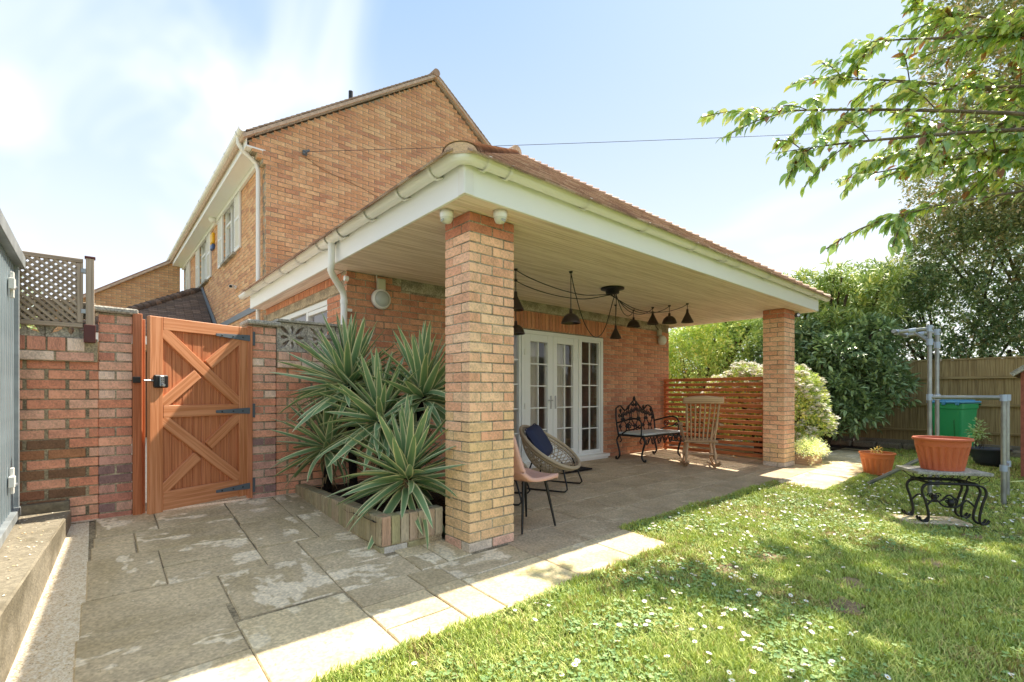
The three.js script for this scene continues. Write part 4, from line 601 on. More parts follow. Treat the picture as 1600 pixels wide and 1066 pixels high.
// rocking chair, seen from behind
const rock = thing('rocking_chair', 'pale wooden spindle back rocking chair facing the slatted screen', 'chair', [5.2, hg(5.2, -0.95), -0.93], -0.95);
{
  const w = M.pine, turned = (a, b, s = 1) => { const A = V3(a), d = V3(b).sub(A), L = d.length(), g = lathe([[0.001, 0], [0.014 * s, 0], [0.018 * s, L * 0.12], [0.013 * s, L * 0.2], [0.026 * s, L * 0.32], [0.028 * s, L * 0.5], [0.017 * s, L * 0.62], [0.026 * s, L * 0.68], [0.017 * s, L * 0.74], [0.022 * s, L * 0.88], [0.014 * s, L], [0.001, L]], 12); g.applyQuaternion(new THREE.Quaternion().setFromUnitVectors(new THREE.Vector3(0, 1, 0), d.normalize())); g.translate(...a); return boxUV(g); };
  mesh('seat', at(bevel(0.5, 0.04, 0.46, 0.015), [0, 0.4, 0]), w, rock);
  for (const s of [-1, 1]) {
    const run = []; for (let k = 0; k <= 20; k++) { const t = k / 20 * 2 - 1; run.push([s * 0.225, 0.022 + 0.1 * t * t, t * 0.5 + 0.05]); } mesh('rocker', (() => { const l = []; for (let k = 0; k < 20; k++) { const a = V3(run[k]), b = V3(run[k + 1]), c = a.clone().add(b).multiplyScalar(0.5), d = b.clone().sub(a); l.push(at(bevel(0.03, 0.044, d.length() + 0.006, 0.004), c.toArray(), [-Math.atan2(d.y, d.z), 0, 0])); } return merge(l); })(), w, rock);
    mesh('leg', turned([s * 0.225, 0.05, 0.2], [s * 0.19, 0.39, 0.15]), w, rock); mesh('leg', turned([s * 0.225, 0.045, -0.15], [s * 0.19, 0.39, -0.15]), w, rock);
    mesh('back_post', turned([s * 0.2, 0.41, 0.19], [s * 0.235, 1.02, 0.4], 0.8), w, rock);
    mesh('arm', at(bevel(0.075, 0.028, 0.46, 0.012), [s * 0.285, 0.66, 0.0], [0, s * 0.06, 0]), w, rock); mesh('arm_post', turned([s * 0.22, 0.42, -0.15], [s * 0.28, 0.65, -0.17], 0.9), w, rock); mesh('arm_spindle', stick([s * 0.225, 0.42, 0.03], [s * 0.27, 0.65, 0.02], 0.012, 0.01), w, rock);
  }
  for (let k = 0; k < 6; k++) { const x = -0.15 + k * 0.06; mesh('spindle', stick([x * 0.95, 0.41, 0.2], [x * 1.2, 1.02, 0.415], 0.0125, 0.011), w, rock); }
  mesh('crest_rail', thick((t, s) => { const x = (t * 2 - 1) * 0.285, y = 1.0 + s * (0.085 + 0.03 * (1 - (t * 2 - 1) ** 2)); return [x, y, 0.41 + 0.05 * (1 - (t * 2 - 1) ** 2) + (y - 1) * 0.3]; }, 24, 4, 0.026), w, rock);
  mesh('stretcher', turned([-0.21, 0.2, 0.18], [0.21, 0.2, 0.18], 0.8), w, rock); mesh('stretcher', turned([-0.21, 0.17, -0.15], [0.21, 0.17, -0.15], 0.8), w, rock); for (const s of [-1, 1]) mesh('stretcher', turned([s * 0.212, 0.15, 0.18], [s * 0.212, 0.15, -0.15], 0.7), w, rock);
}
// planter
const planter = thing('brick_planter', 'mossy planter of upright bricks beside the near pillar', 'planter');
{
  const a = mesh('side_wall', bar(1.73, 0.4, 0.09, [0.865, 0.08, -0.052]), M.mortarDark, planter); a.position.set(-0.6, 0, -2.09); a.rotation.y = -(Math.PI / 2 - 0.0385); soldiers(a, 0.0, 1.73, 0.075, 0.212, PAL.planter, 60, -0.047, 0.072);
  const l = []; for (let u = 0.06; u < 1.73; u += 0.225) l.push({ p: [u, 0.034, -0.045], s: [0.215, 0.065, 0.1], c: pick(PAL.planter) }); brickPieces(a, l, 10);
  const f = mesh('front_wall', bar(0.52, 0.4, 0.09, [0.26, 0.08, -0.052]), M.mortarDark, planter); f.position.set(-0.527, 0, -0.355); soldiers(f, 0.0, 0.525, 0.075, 0.212, [0xa89f74, 0x9f9768, 0xb58f70, 0xb39a7e, 0xb8957c, 0xb0a285], 20, -0.047); const l2 = []; for (let u = 0.11; u < 0.5; u += 0.2) l2.push({ p: [u, 0.034, -0.045], s: [0.19, 0.065, 0.1], c: pick([0x9f9668, 0xb9b2a2, 0xbcb4a6]) }); brickPieces(f, l2, 10);
  mesh('rear_wall', bar(0.1, 0.5, 1.75, [0.45, 0.03, -1.2]), M.mortarDark, planter); mesh('soil', sheet(-0.56, 0.42, -2.1, -0.4, 16, 24, (x, z) => 0.215 + fbm(x * 14 + 30, z * 14 + 30, 999, 999, 6, 3) * 0.05), M.soil, planter);
}
// pots, table, frame, bin, fence, store
function potG(w, h, d, flutes, taper = 0.72) {
  const R = [[taper * 0.98, 0], [taper, 0.01], [taper + (1 - taper) * 0.12, 0.12], [taper + (1 - taper) * 0.66, 0.68], [taper + (1 - taper) * 0.72, 0.73], [taper + (1 - taper) * 0.75, 0.76], [0.94, 0.9], [1, 0.91], [1.03, 0.95], [1, 0.995], [0.95, 1], [0.93, 0.97], [0.9, 0.8], [taper * 0.9, 0.1], [0.01, 0.08]], n = 160, pos = [], idx = [];
  R.forEach(([r, y]) => { for (let k = 0; k <= n; k++) { const a = k / n * 6.2832, fl = y > 0.1 && y < 0.7 && r > taper ? 1 - 0.05 * (1 - Math.abs(Math.sin(a * flutes / 2))) * 2 : 1; pos.push(Math.cos(a) * r * fl * w / 2, y * h, Math.sin(a) * r * fl * d / 2); } });
  for (let i = 0; i + 1 < R.length; i++) for (let k = 0; k < n; k++) { const a = i * (n + 1) + k; idx.push(a, a + n + 1, a + 1, a + 1, a + n + 1, a + n + 2); }
  const g = new THREE.BufferGeometry(); g.setAttribute('position', new THREE.Float32BufferAttribute(pos, 3)); g.setIndex(idx); g.computeVertexNormals(); return boxUV(g);
}
const terra = mat(0xc0623f, 0.55, { bumpMap: T.noise, bumpScale: 0.002 }), terra2 = mat(0xcf7440, 0.55);
const tbl = thing('iron_table', 'low black scrolled iron table with stone top on the lawn', 'table', [4.3, -0.07, 2.1], -0.95);
{
  mesh('table_top', at(bevel(0.62, 0.03, 0.4, 0.004), [0, 0.485, 0]), mat(0xd6d3c8, 0.8, { map: T.mortar }), tbl);
  for (const s of [-1, 1]) for (const z of [-0.13, 0.13]) for (const o of [0, 0.045]) mesh('leg', curve([[s * 0.285, 0.05, z + o], [s * 0.265, 0.015, z + o], [s * 0.22, 0.01, z + o], [s * (0.185 + o * 0.5), 0.05, z + o], [s * (0.21 + o * 0.5), 0.2, z + o], [s * (0.24 + o * 0.5), 0.31, z + o], [s * (0.215 + o * 0.5), 0.362, z + o], [s * 0.12, 0.38, z + o], [0, 0.382, z + o]], 0.011, 40, 6), M.black, tbl);
  for (const z of [-0.13, 0.13]) mesh('scroll', merge([curve([[-0.2, 0.16, z], [-0.13, 0.22, z], [-0.06, 0.16, z], [0, 0.15, z], [0.06, 0.16, z], [0.13, 0.22, z], [0.2, 0.16, z]], 0.009, 40, 6), at(lathe([[0.001, 0.04], [0.025, 0.03], [0.03, 0], [0.02, -0.03], [0.001, -0.04]], 10), [0, 0.19, z]), curve(spiral(0.03, 0.21, 0.03, 1.3, 1, 0, z), 0.007, 20, 5), curve(spiral(-0.03, 0.21, 0.03, 1.3, -1, Math.PI, z), 0.007, 20, 5)]), M.black, tbl);
  mesh('under_frame', merge([rod([[-0.2, 0.385, -0.13], [0.2, 0.385, -0.13], [0.2, 0.385, 0.175], [-0.2, 0.385, 0.175], [-0.2, 0.385, -0.13]], 0.012, 0.03), ...[-1, 1].flatMap((s) => [0, 1, 2, 3, 4].map((k) => curve([[-0.26 + k * 0.13, 0.47, s * 0.17], [-0.22 + k * 0.11, 0.42, s * 0.16], [-0.14 + k * 0.09, 0.39, s * 0.15], [-0.06 + k * 0.09, 0.43, s * 0.16], [0.0 + k * 0.065, 0.47, s * 0.17]], 0.0035, 20, 4))), curve([[-0.3, 0.47, -0.1], [-0.24, 0.4, 0], [-0.3, 0.47, 0.1]], 0.004, 14, 4), curve([[0.3, 0.47, -0.1], [0.24, 0.4, 0], [0.3, 0.47, 0.1]], 0.004, 14, 4)]), M.black, tbl);
}
tag(mesh('stepping_stone', bar(0.56, 0.03, 0.3, [4.2, -0.08, 2.02], [0, -0.9, 0], 0.01), M.slab[1]), 'flat stone set in the grass under iron table', 'stone');
const bigPot = tag(mesh('flower_pot', potG(0.47, 0.32, 0.42, 20), terra), 'wide terracotta plastic tub standing on iron table', 'pot', 'plastic plant pots'); bigPot.position.set(4.3, 0.431, 2.1); bigPot.rotation.y = -0.95;
const pot1 = thing('flower_pot', 'orange plastic pot with small yellow plant at paving edge', 'pot', [6.83, -0.03, 1.05], 0, 'plastic plant pots'); mesh('pot', potG(0.45, 0.33, 0.45, 16), terra2, pot1); mesh('soil', at(lathe([[0.001, 0.02], [0.19, 0]], 20), [0, 0.26, 0]), M.soil, pot1);
const pot2 = thing('flower_pot', 'dark grey ribbed pot with leafy sprig near green bin', 'pot', [9.0, 0, 2.1], 0, 'plastic plant pots'); mesh('pot', lathe([[0.001, 0], [0.16, 0], [0.175, 0.06], [0.19, 0.065], [0.2, 0.12], [0.215, 0.125], [0.225, 0.19], [0.24, 0.195], [0.25, 0.25], [0.275, 0.26], [0.275, 0.285], [0.25, 0.285], [0.23, 0.22], [0.001, 0.2]], 36), mat(0x3a4047, 0.5), pot2); mesh('soil', at(lathe([[0.001, 0.02], [0.23, 0]], 20), [0, 0.24, 0]), M.soil, pot2);
// galvanised dip and pull-up frame
const dip = thing('pipe_frame', 'galvanised pipe exercise frame standing on the lawn', 'frame');
for (const [dx, tilt] of [[0, 0], [0.55, 0]]) {
  const x = 5.78 + dx, g0 = -0.08, r = 0.024, t = (a, b, q = r) => stick(a, b, q, q, 14);
  mesh('post', t([x, g0, 1.8], [x, 2.02, 1.8]), M.galv, dip); mesh('post', t([x - 0.06, g0, 2.45], [x - 0.06, 1.16, 2.45]), M.galv, dip);
  mesh('rail', t([x, 1.14, 1.8], [x - 0.06, 1.14, 2.47]), M.galv, dip); mesh('arm', t([x, 2.0, 1.84], [x, 1.985, 1.46]), M.galv, dip); mesh('brace', t([x, 1.83, 1.8], [x, 1.99, 1.63], 0.018), M.galv, dip);
  mesh('stay', t([x, 0.42, 1.8], [x, g0 + 0.05, 1.17]), M.galv, dip);
  const c = []; for (const [a, b] of [[[x, 1.1, 1.8], [x, 1.18, 1.8]], [[x, 1.96, 1.8], [x, 2.04, 1.8]], [[x, 1.79, 1.8], [x, 1.87, 1.8]], [[x - 0.06, 1.1, 2.45], [x - 0.06, 1.175, 2.45]], [[x, 1.985, 1.6], [x, 1.99, 1.67]], [[x, 1.985, 1.45], [x, 1.985, 1.5]], [[x - 0.06, 0.3, 2.45], [x - 0.06, 0.37, 2.45]]]) c.push(t(a, b, 0.034)); c.forEach((g) => mesh('clamp', g, M.clampM, dip));
}
mesh('crossbar', stick([5.62, 1.985, 1.47], [6.48, 1.985, 1.47], 0.024, 0.024, 14), M.galv, dip); mesh('crossbar', stick([5.72, 0.335, 2.45], [6.27, 0.335, 2.45], 0.02, 0.02, 14), M.galv, dip);
// wheelie bin
const bin = thing('wheelie_bin', 'green wheelie bin with blue lid by the garden fence', 'bin', [10.35, 0.01, 1.52], -0.25);
{
  const H = 0.98, t = [], ring = (y, a, b) => { const o = []; for (let k = 0; k < 32; k++) { const f = k / 32 * 6.2832, c = Math.cos(f), s = Math.sin(f), p = 0.22; o.push([Math.sign(c) * Math.abs(c) ** p * a, y, Math.sign(s) * Math.abs(s) ** p * b]); } return o; }, rs = [ring(0.03, 0.22, 0.19), ring(0.1, 0.25, 0.21), ring(H - 0.1, 0.34, 0.25), ring(H - 0.09, 0.36, 0.265), ring(H, 0.36, 0.265)];
  for (let i = 0; i + 1 < rs.length; i++) for (let k = 0; k < 32; k++) { const l = (k + 1) % 32; t.push(rs[i][k], rs[i + 1][k], rs[i + 1][l], rs[i][k], rs[i + 1][l], rs[i][l]); } for (let k = 1; k < 31; k++) t.push(rs[0][0], rs[0][k], rs[0][k + 1], rs[4][0], rs[4][k + 1], rs[4][k]);
  mesh('body', boxUV(tris(t)), mat(0x2aa866, 0.45), bin); for (const z of [-0.12, 0.12]) mesh('rib', at(bevel(0.012, 0.8, 0.03, 0.004), [-0.29, 0.5, z], [0, 0, 0.11]), mat(0x1c8049, 0.45), bin);
  const lid = mesh('lid', merge([at(bevel(0.78, 0.045, 0.56, 0.02), [0, H + 0.028, 0]), at(bevel(0.6, 0.03, 0.44, 0.014), [0, H + 0.06, 0])]), mat(0x5fa9cf, 0.45), bin); for (const z of [-0.2, 0, 0.2]) mesh('grip', at(bevel(0.05, 0.07, 0.05, 0.01), [-0.4, H + 0.01, z]), mat(0x4f9ac2, 0.45), lid);
  mesh('handle', stick([0.4, H - 0.02, -0.26], [0.4, H - 0.02, 0.26], 0.018), mat(0x1b6a3e, 0.5), bin); for (const z of [-0.26, 0.26]) mesh('wheel', stick([0.24, 0.1, z - 0.03], [0.24, 0.1, z + 0.03], 0.1, 0.1, 20), M.black, bin);
}
const fence = thing('board_fence', 'tall brown feather edge board fence along garden end', 'fence', [11.15, 0, 0]);
for (let k = 0; k < 62; k++) { const z = -4.4 + k * 0.13; mesh('board', bar(0.018, 1.72, 0.136, [rr(-1, 1) * 0.003, 1.0 + rr(-1, 1) * 0.004, z], [0, 0.06, 0], 0.003), M.fence, fence); }
for (const y of [0.4, 0.95, 1.5]) mesh('rail', bar(0.05, 0.05, 8.1, [-0.035, y, -0.4]), M.fence, fence); mesh('capping', bar(0.06, 0.03, 8.1, [0, 1.876, -0.4]), M.fence, fence); for (const z of [-2.4, 0.2, 2.9]) mesh('post', bar(0.09, 1.95, 0.09, [0.07, 0.97, z]), M.fence, fence);
for (let k = 0; k < 4; k++) mesh('gravel_board', bar(0.045, 0.2, 2.0, [-0.03, 0.08, -3.3 + k * 2.02]), M.concrete, fence);
const edging = thing('stone_edging', 'low stone edging along the bed by the fence', 'edging'); for (let k = 0; k < 16; k++) mesh('stone', bar(0.16, 0.14, 0.42, [10.72 + rr(-1, 1) * 0.02, 0.06, -3.5 + k * 0.44], [0, rr(-1, 1) * 0.05, 0], 0.03), M.concrete, edging);
const store = thing('garden_store', 'red brown garden store with grey sloping roof at right edge', 'store');
for (let k = 0; k < 12; k++) mesh('wall_board', bar(0.02, 1.5, 0.15, [7.9, 0.76, 2.62 + k * 0.155]), brickM(0xa0583f), store); for (let k = 0; k < 8; k++) mesh('wall_board', bar(0.15, 1.5, 0.02, [7.985 + k * 0.155, 0.76, 2.535]), brickM(0xa0583f), store);
mesh('corner_post', bar(0.06, 1.52, 0.06, [7.9, 0.76, 2.53]), brickM(0x8f4d38), store); mesh('roof', bar(1.6, 0.06, 1.3, [8.5, 1.86, 2.92], [-0.68, 0, 0]), mat(0xc9c6ba, 0.9, { map: T.mortar }), store); mesh('roof', bar(1.6, 0.06, 1.3, [8.5, 1.86, 3.9], [0.68, 0, 0]), mat(0xc9c6ba, 0.9, { map: T.mortar }), store);
// overhead cable
const cab = thing('overhead_cable', 'thin black cable running from gable bracket across the sky', 'cable');
{ const a = [0.6, 5.28, -5.52], b = [13.6, 6.55, 4.3], l = []; for (let k = 0; k <= 12; k++) { const t = k / 12; l.push([lerp(a[0], b[0], t), lerp(a[1], b[1], t) - 0.25 * t * (1 - t), lerp(a[2], b[2], t)]); } mesh('wire', curve(l, 0.0045, 60, 5), mat(0x3a3a3c, 0.7), cab); mesh('bracket', merge([bar(0.07, 0.08, 0.04, [0.6, 5.28, -5.58]), stick([0.6, 5.3, -5.57], [0.6, 5.28, -5.5], 0.018), stick([0.56, 5.24, -5.54], [0.66, 5.33, -5.54], 0.02)]), M.iron, cab); mesh('wall_run', curve([[0.6, 5.22, -5.592], [0.9, 5.1, -5.592], [1.3, 5.03, -5.592], [1.7, 4.95, -5.592], [2.4, 4.75, -5.592]], 0.0035, 20, 5), mat(0x7a5c44, 0.8), cab); }

// ================================================================ plants
const leafMat = (rough = 0.5, tr = 0.4) => phy(0xffffff, rough, { transmission: tr, thickness: 0, side: THREE.DoubleSide });
function leafG(L, W, fold = 0.18, droop = 0.15) {               // leaf along +y, face towards +z, eight triangles
  const p = [[0, 0, 0], [W * 0.38, L * 0.2, fold * W], [W * 0.5, L * 0.45, fold * W * 1.2 - droop * L * 0.15], [W * 0.3, L * 0.75, fold * W * 0.7 - droop * L * 0.5], [0, L, -droop * L], [0, L * 0.2, 0], [0, L * 0.45, -droop * L * 0.15], [0, L * 0.75, -droop * L * 0.5]], m = (q) => [-q[0], q[1], q[2]], t = [];
  for (const f of [(q) => q, m]) { const a = p.map(f); const F = [[0, 1, 5], [1, 2, 6], [1, 6, 5], [2, 3, 7], [2, 7, 6], [3, 4, 7]]; for (const [i, j, k] of F) f === m ? t.push(a[i], a[k], a[j]) : t.push(a[i], a[j], a[k]); }
  return boxUV(tris(t));
}
const UP = new THREE.Vector3(0, 1, 0);
const unit = () => { const z = rr(-1, 1), a = rr(0, 6.2832), r = Math.sqrt(1 - z * z); return new THREE.Vector3(r * Math.cos(a), z, r * Math.sin(a)); };
function leafAt(p, dir, s) {                                     // leaf pointing along dir, its face as upward as can be
  const y = dir.clone().normalize(), x = new THREE.Vector3().crossVectors(y, UP); if (x.lengthSq() < 1e-4) x.set(1, 0, 0); x.normalize().applyAxisAngle(y, rr(-0.7, 0.7)); const z = new THREE.Vector3().crossVectors(x, y);
  return new THREE.Matrix4().makeBasis(x, y, z).scale(new THREE.Vector3(s, s, s)).setPosition(p.x, p.y, p.z);
}
function foliage(parent, name, geo, m, mats, cols, single = 0) {  // the leaves that show largest are meshes, the rest one mass
  if (single) {
    const o = mats.map((q, i) => [i, new THREE.Vector3().setFromMatrixPosition(q).add(parent.position).distanceTo(camP)]).sort((a, b) => a[1] - b[1]), own = new Set(o.slice(0, single).map((q) => q[0])), vm = {};
    const key = (c) => c.getHexString(); own.forEach((i) => { const c = cols[i], k = key(c), mm = vm[k] ??= Object.assign(m.clone(), {}); mm.color.copy(c); const q = mesh('leaf', geo, mm, parent); q.applyMatrix4(mats[i]); });
    cols = cols.filter((_, i) => !own.has(i)); mats = mats.filter((_, i) => !own.has(i));
  }
  return instanced(name, geo, m, mats, cols, parent);
}
function shrub(name, label, category, base, blobs, twigs, per, geo, pal, o = {}) {
  const { size = 1, m = leafMat(), trunk = 0.04, single = 0, flower = 0, group, spread = 1, out = 0.25, gap = 0.25 } = o, T0 = thing(name, label, category, base, 0, group), mats = [], cols = [], fl = [], st = [], C = pal.map((c) => lift(c, 2.1, 0.2)), B = V3(base);
  const vol = blobs.map((b) => b[3] * b[4] * b[5]), tot = vol.reduce((a, b) => a + b);
  for (let k = 0; k < twigs; k++) {
    let q = rnd() * tot, i = 0; while (q > vol[i] && i < vol.length - 1) q -= vol[i++]; const b = blobs[i], d = unit(); if (d.y < -0.4 && rnd() < 0.6) d.y *= -1;
    const lump = 0.82 + 0.3 * fbm(d.x * 2.2 + i * 7 + 20, d.y * 2.2 + d.z * 2.2 + 20, 999, 999, 40 + i, 3); if (fbm(d.x * 3 + 50 + i, d.z * 3 + d.y * 2 + 50, 999, 999, 60, 2) < gap) continue;
    const r = (1 - out * rnd() ** 1.6) * lump, p = new THREE.Vector3(b[0] + d.x * b[3] * r, b[1] + d.y * b[4] * r, b[2] + d.z * b[5] * r), n = new THREE.Vector3(d.x / b[3], d.y / b[4] + 0.25, d.z / b[5]).normalize(), tone = pick(C);
    for (let l = 0; l < per; l++) { const a = unit(), dir = n.clone().multiplyScalar(0.75).addScaledVector(a, spread); const at0 = p.clone().addScaledVector(a, 0.03 * size); mats.push(leafAt(at0.sub(B), dir, size * rr(0.7, 1.2))); cols.push(rnd() < 0.7 ? tone : pick(C)); }
    if (flower && n.y > -0.3 && rnd() < flower) fl.push(p.clone().addScaledVector(n, 0.05).sub(B));
  }
  for (let k = 0; k < Math.min(14, blobs.length * 3); k++) { const b = blobs[k % blobs.length], e = new THREE.Vector3(b[0] + rr(-0.5, 0.5) * b[3], b[1] + rr(-0.1, 0.5) * b[4], b[2] + rr(-0.5, 0.5) * b[5]).sub(B); st.push(curve([[rr(-0.1, 0.1), 0, rr(-0.1, 0.1)], [e.x * 0.35, e.y * 0.4, e.z * 0.35], e.toArray()], trunk * rr(0.4, 1), 10, 6)); }
  mesh('stem', merge(st), mat(0x6b5a45, 0.95, { map: T.mortar }), T0); if (single) { const w = new THREE.Vector3(); mats.forEach((x) => { w.setFromMatrixPosition(x).add(B); x.userD = w.distanceTo(camP); }); }
  foliage(T0, 'crown', geo, m, mats, cols, single);
  if (fl.length) { const pg = []; for (let k = 0; k < 5; k++) pg.push(at(leafG(0.02, 0.016, 0.1, -0.2), [0, 0, 0], [1.1, k * 1.2566, 0])); const g = merge(pg), fm = [], fc = []; for (const p of fl) for (let k = 0; k < 13; k++) { const a = unit().multiplyScalar(0.055); fm.push(mtx([p.x + a.x, p.y + a.y * 0.6 + 0.02, p.z + a.z], [rr(-0.5, 0.5), rr(0, 6), rr(-0.5, 0.5)], rr(1.1, 1.8))); fc.push(new THREE.Color(pick([0xf2f0e6, 0xf6f4ee, 0xe9e4d2]))); } instanced('blossom', g, phy(0xffffff, 0.7, { transmission: 0.2, thickness: 0, side: THREE.DoubleSide }), fm, fc, T0); }
  return T0;
}
// yuccas in the planter
{
  const band = tex(64, 4, [1, 1], (u) => { const e = Math.abs(u - 0.5) * 2, g = mix3(rgb(0x94ac7a), rgb(0x709468), vn(u * 20, 0, 20, 1, 3)); return e > 0.74 ? mix3(rgb(0xf4edc4), rgb(0xe3df9e), vn(u * 30, 0, 30, 1, 4)) : e > 0.55 ? mix3(g, rgb(0xb3c088), 0.6 * (vn(u * 24, 0, 24, 1, 9) > 0.5 ? 1 : 0.2)) : g; });
  const ym = phy(0xffffff, 0.5, { map: band, transmission: 0.12, thickness: 0, side: THREE.DoubleSide });
  const leaf = (L, W, bend) => { const n = 9, pos = [], uv = [], idx = []; for (let i = 0; i <= n; i++) { const t = i / n, w = W * Math.min(1, 0.55 + t * 2.2) * Math.pow(1 - t ** 2.6, 0.75) + 0.0015, a = bend * t * t, y = L * (t - 0.12 * bend * t ** 3), z = -L * bend * 0.42 * t * t; for (const [s, f] of [[-1, 0.3], [0, 0], [1, 0.3]]) { pos.push(s * w / 2, y, z + f * w * (1 - t * 0.5)); uv.push(0.5 + s * 0.5, t); } } for (let i = 0; i < n; i++) for (let k = 0; k < 2; k++) { const a = i * 3 + k; idx.push(a, a + 1, a + 4, a, a + 4, a + 3); } const g = new THREE.BufferGeometry(); g.setAttribute('position', new THREE.Float32BufferAttribute(pos, 3)); g.setAttribute('uv', new THREE.Float32BufferAttribute(uv, 2)); g.setIndex(idx); g.computeVertexNormals(); return g; };
  const G = [0, 0.12, 0.25, 0.45, 0.8].map((b) => leaf(0.6, 0.068, b));
  const yucca = (x, y, z, n, s, label, lean = [0, 0]) => {
    const o = thing('yucca', label, 'yucca', [x, 0.2, z], 0, 'variegated yuccas in the brick planter'), h = y - 0.2, bx = -lean[0], bz = -lean[1];
    mesh('trunk', curve([[bx, 0, bz], [bx * 0.5, h * 0.5, bz * 0.5], [0, h, 0]], 0.04, 12, 8), mat(0x6b5a48, 1, { map: T.soil, bumpMap: T.noise, bumpScale: 0.01 }), o);
    for (let k = 0; k < n; k++) {
      const q = k / n, el = lerp(1.5, -0.45, Math.pow(q, 0.85)) + rr(-0.16, 0.16), az = k * 2.39996 + rr(-0.25, 0.25), m = mesh('leaf', el > 0.9 ? G[pick([0, 1])] : el > 0.2 ? G[pick([0, 1, 2])] : G[pick([2, 3, 4])], ym, o);
      m.position.set(0, h + rr(-0.03, 0.03) - q * 0.09, 0); const d = new THREE.Vector3(Math.cos(el) * Math.cos(az), Math.sin(el), Math.cos(el) * Math.sin(az)); m.applyMatrix4(new THREE.Matrix4()); const M4 = leafAt(m.position, d, s * rr(0.8, 1.08)); M4.decompose(m.position, m.quaternion, m.scale);
      m.position.addScaledVector(d, 0.03);
    }
    const dead = []; for (let k = 0; k < 26; k++) { const a = rr(0, 6.28), yy = h * rr(0.35, 0.95); dead.push(stick([Math.cos(a) * 0.035, yy, Math.sin(a) * 0.035], [Math.cos(a) * 0.09, yy - rr(0.05, 0.16), Math.sin(a) * 0.09], 0.009, 0.003, 4)); } mesh('dead_leaf_skirt', merge(dead), mat(0x8a7458, 1), o);
  };
  yucca(-0.16, 0.53, -0.66 , 118, 1.0, 'large front yucca rosette low over the planter corner');
  yucca(0.2, 1.2, -1.0, 108, 1.02, 'tall yucca rosette rising against the near pillar', [0.1, 0.1]);
  yucca(-0.3, 1.3, -1.5, 108, 1.05, 'tall yucca rosette nearest the white downpipe', [-0.05, 0]);
  yucca(-0.17, 0.98, -1.12, 104, 1.0, 'middle yucca rosette between the taller two', [-0.05, 0.1]);
  yucca(-0.42, 0.72, -1.72, 90, 0.9, 'small yucca rosette at the rear planter end by low wall');
}
const P3 = (px, py, depth) => camera.position.clone().addScaledVector(FWD, depth).addScaledVector(RGT, (px - 800) / FOC * depth).addScaledVector(UP, (HOR - py) / FOC * depth);
// overhanging tree at the right
{
  const root = new THREE.Vector3(7.2, -0.05, 5.6), tree = thing('cherry_tree', 'broad leaved tree reaching in from the upper right corner', 'tree', root.toArray()), wood = [], mats = [], cols = [], C = [0x7b8f3c, 0x66803a, 0x8f9a45, 0x5d7434, 0x9a9a4a].map((c) => lift(c, 2.5, 0.15)), red = new THREE.Color(0xa8703f);
  const fork = new THREE.Vector3(7.0, 3.1, 5.3), w = (v) => v.clone().sub(root).toArray();
  wood.push(curve([[0, 0, 0], [0.05, 1.4, -0.1], w(fork)], 0.17, 14, 10));
  const limb = (tip, sub, dens, s) => {
    const mid = fork.clone().lerp(tip, 0.5).add(new THREE.Vector3(rr(-0.3, 0.3), rr(0.1, 0.7), rr(-0.4, 0.4))), cv = new THREE.CatmullRomCurve3([fork, mid, tip.clone().lerp(mid, 0.3).add(new THREE.Vector3(0, 0.06, 0)), tip]); const cp = cv.getPoints(14).map(w); for (let k = 0; k < 14; k++) wood.push(stick(cp[k], cp[k + 1], 0.032 * (1 - k / 14.6), 0.032 * (1 - (k + 1) / 14.6), 6));
    const spray = (c, t0, n) => { for (let k = 0; k < n; k++) { const t = t0 + (1 - t0) * (k + rnd()) / n, p = c.getPoint(t), g = c.getTangent(t), side = new THREE.Vector3().crossVectors(g, UP).normalize(), d = g.clone().multiplyScalar(0.6).addScaledVector(side, rr(-1, 1)).add(new THREE.Vector3(0, rr(-0.9, 0.15), 0)); mats.push(leafAt(p.sub(root).addScaledVector(unit(), 0.03), d, s * rr(0.7, 1.2))); cols.push(rnd() < 0.05 ? red : pick(C)); } };
    spray(cv, 0.45, dens);
    for (let k = 0; k < sub; k++) { const t = rr(0.45, 0.95), p = cv.getPoint(t), g = cv.getTangent(t), e = p.clone().addScaledVector(g, rr(0.15, 0.45)).addScaledVector(unit(), rr(0.15, 0.4)); e.y -= 0.05; const c2 = new THREE.CatmullRomCurve3([p, p.clone().lerp(e, 0.5).addScaledVector(UP, 0.04), e]); wood.push(curve(c2.getPoints(4).map(w), 0.006, 6, 4)); spray(c2, 0.15, Math.round(dens * 0.42)); }
  };
  for (const [x, y, d] of [[1150, 178, 5.2], [1205, 240, 5.0], [1325, 68, 5.4], [1375, 342, 4.8], [1290, 125, 5.6], [1310, 282, 5.2], [1350, 258, 5.6], [1400, 150, 5.2], [1440, 255, 4.8], [1420, 10, 5.6], [1480, 290, 5.2], [1390, 205, 6.0]]) limb(P3(x, y, d), 12, 58, 1);
  for (let k = 0; k < 20; k++) limb(P3(rr(1430, 1760), rr(-180, 260), rr(4.8, 8)), 14, 60, 1.05);
  for (let k = 0; k < 3; k++) limb(new THREE.Vector3(rr(5, 8.5), rr(3.6, 6), rr(3.5, 7.5)), 8, 26, 1.05);
  mesh('trunk', merge(wood), mat(0x94816c, 0.95, { map: T.mortar }), tree); foliage(tree, 'crown', leafG(0.115, 0.056, 0.16, 0.22), leafMat(0.45, 0.55), mats, cols, 250);
}
const lau = leafG(0.15, 0.055, 0.14, 0.22), small = leafG(0.055, 0.03), mid = leafG(0.085, 0.04);
const DK = [0x566e3e, 0x496238, 0x687f4a, 0x7b915f, 0x556a42], MD = [0x6f8540, 0x5d7538, 0x83934a, 0x93a055], LT = [0x93a443, 0x7f9440, 0xa8b452, 0xb7b75c], OL = [0x7b7f48, 0x8a8a52, 0x6c7440, 0x5d6a3a];
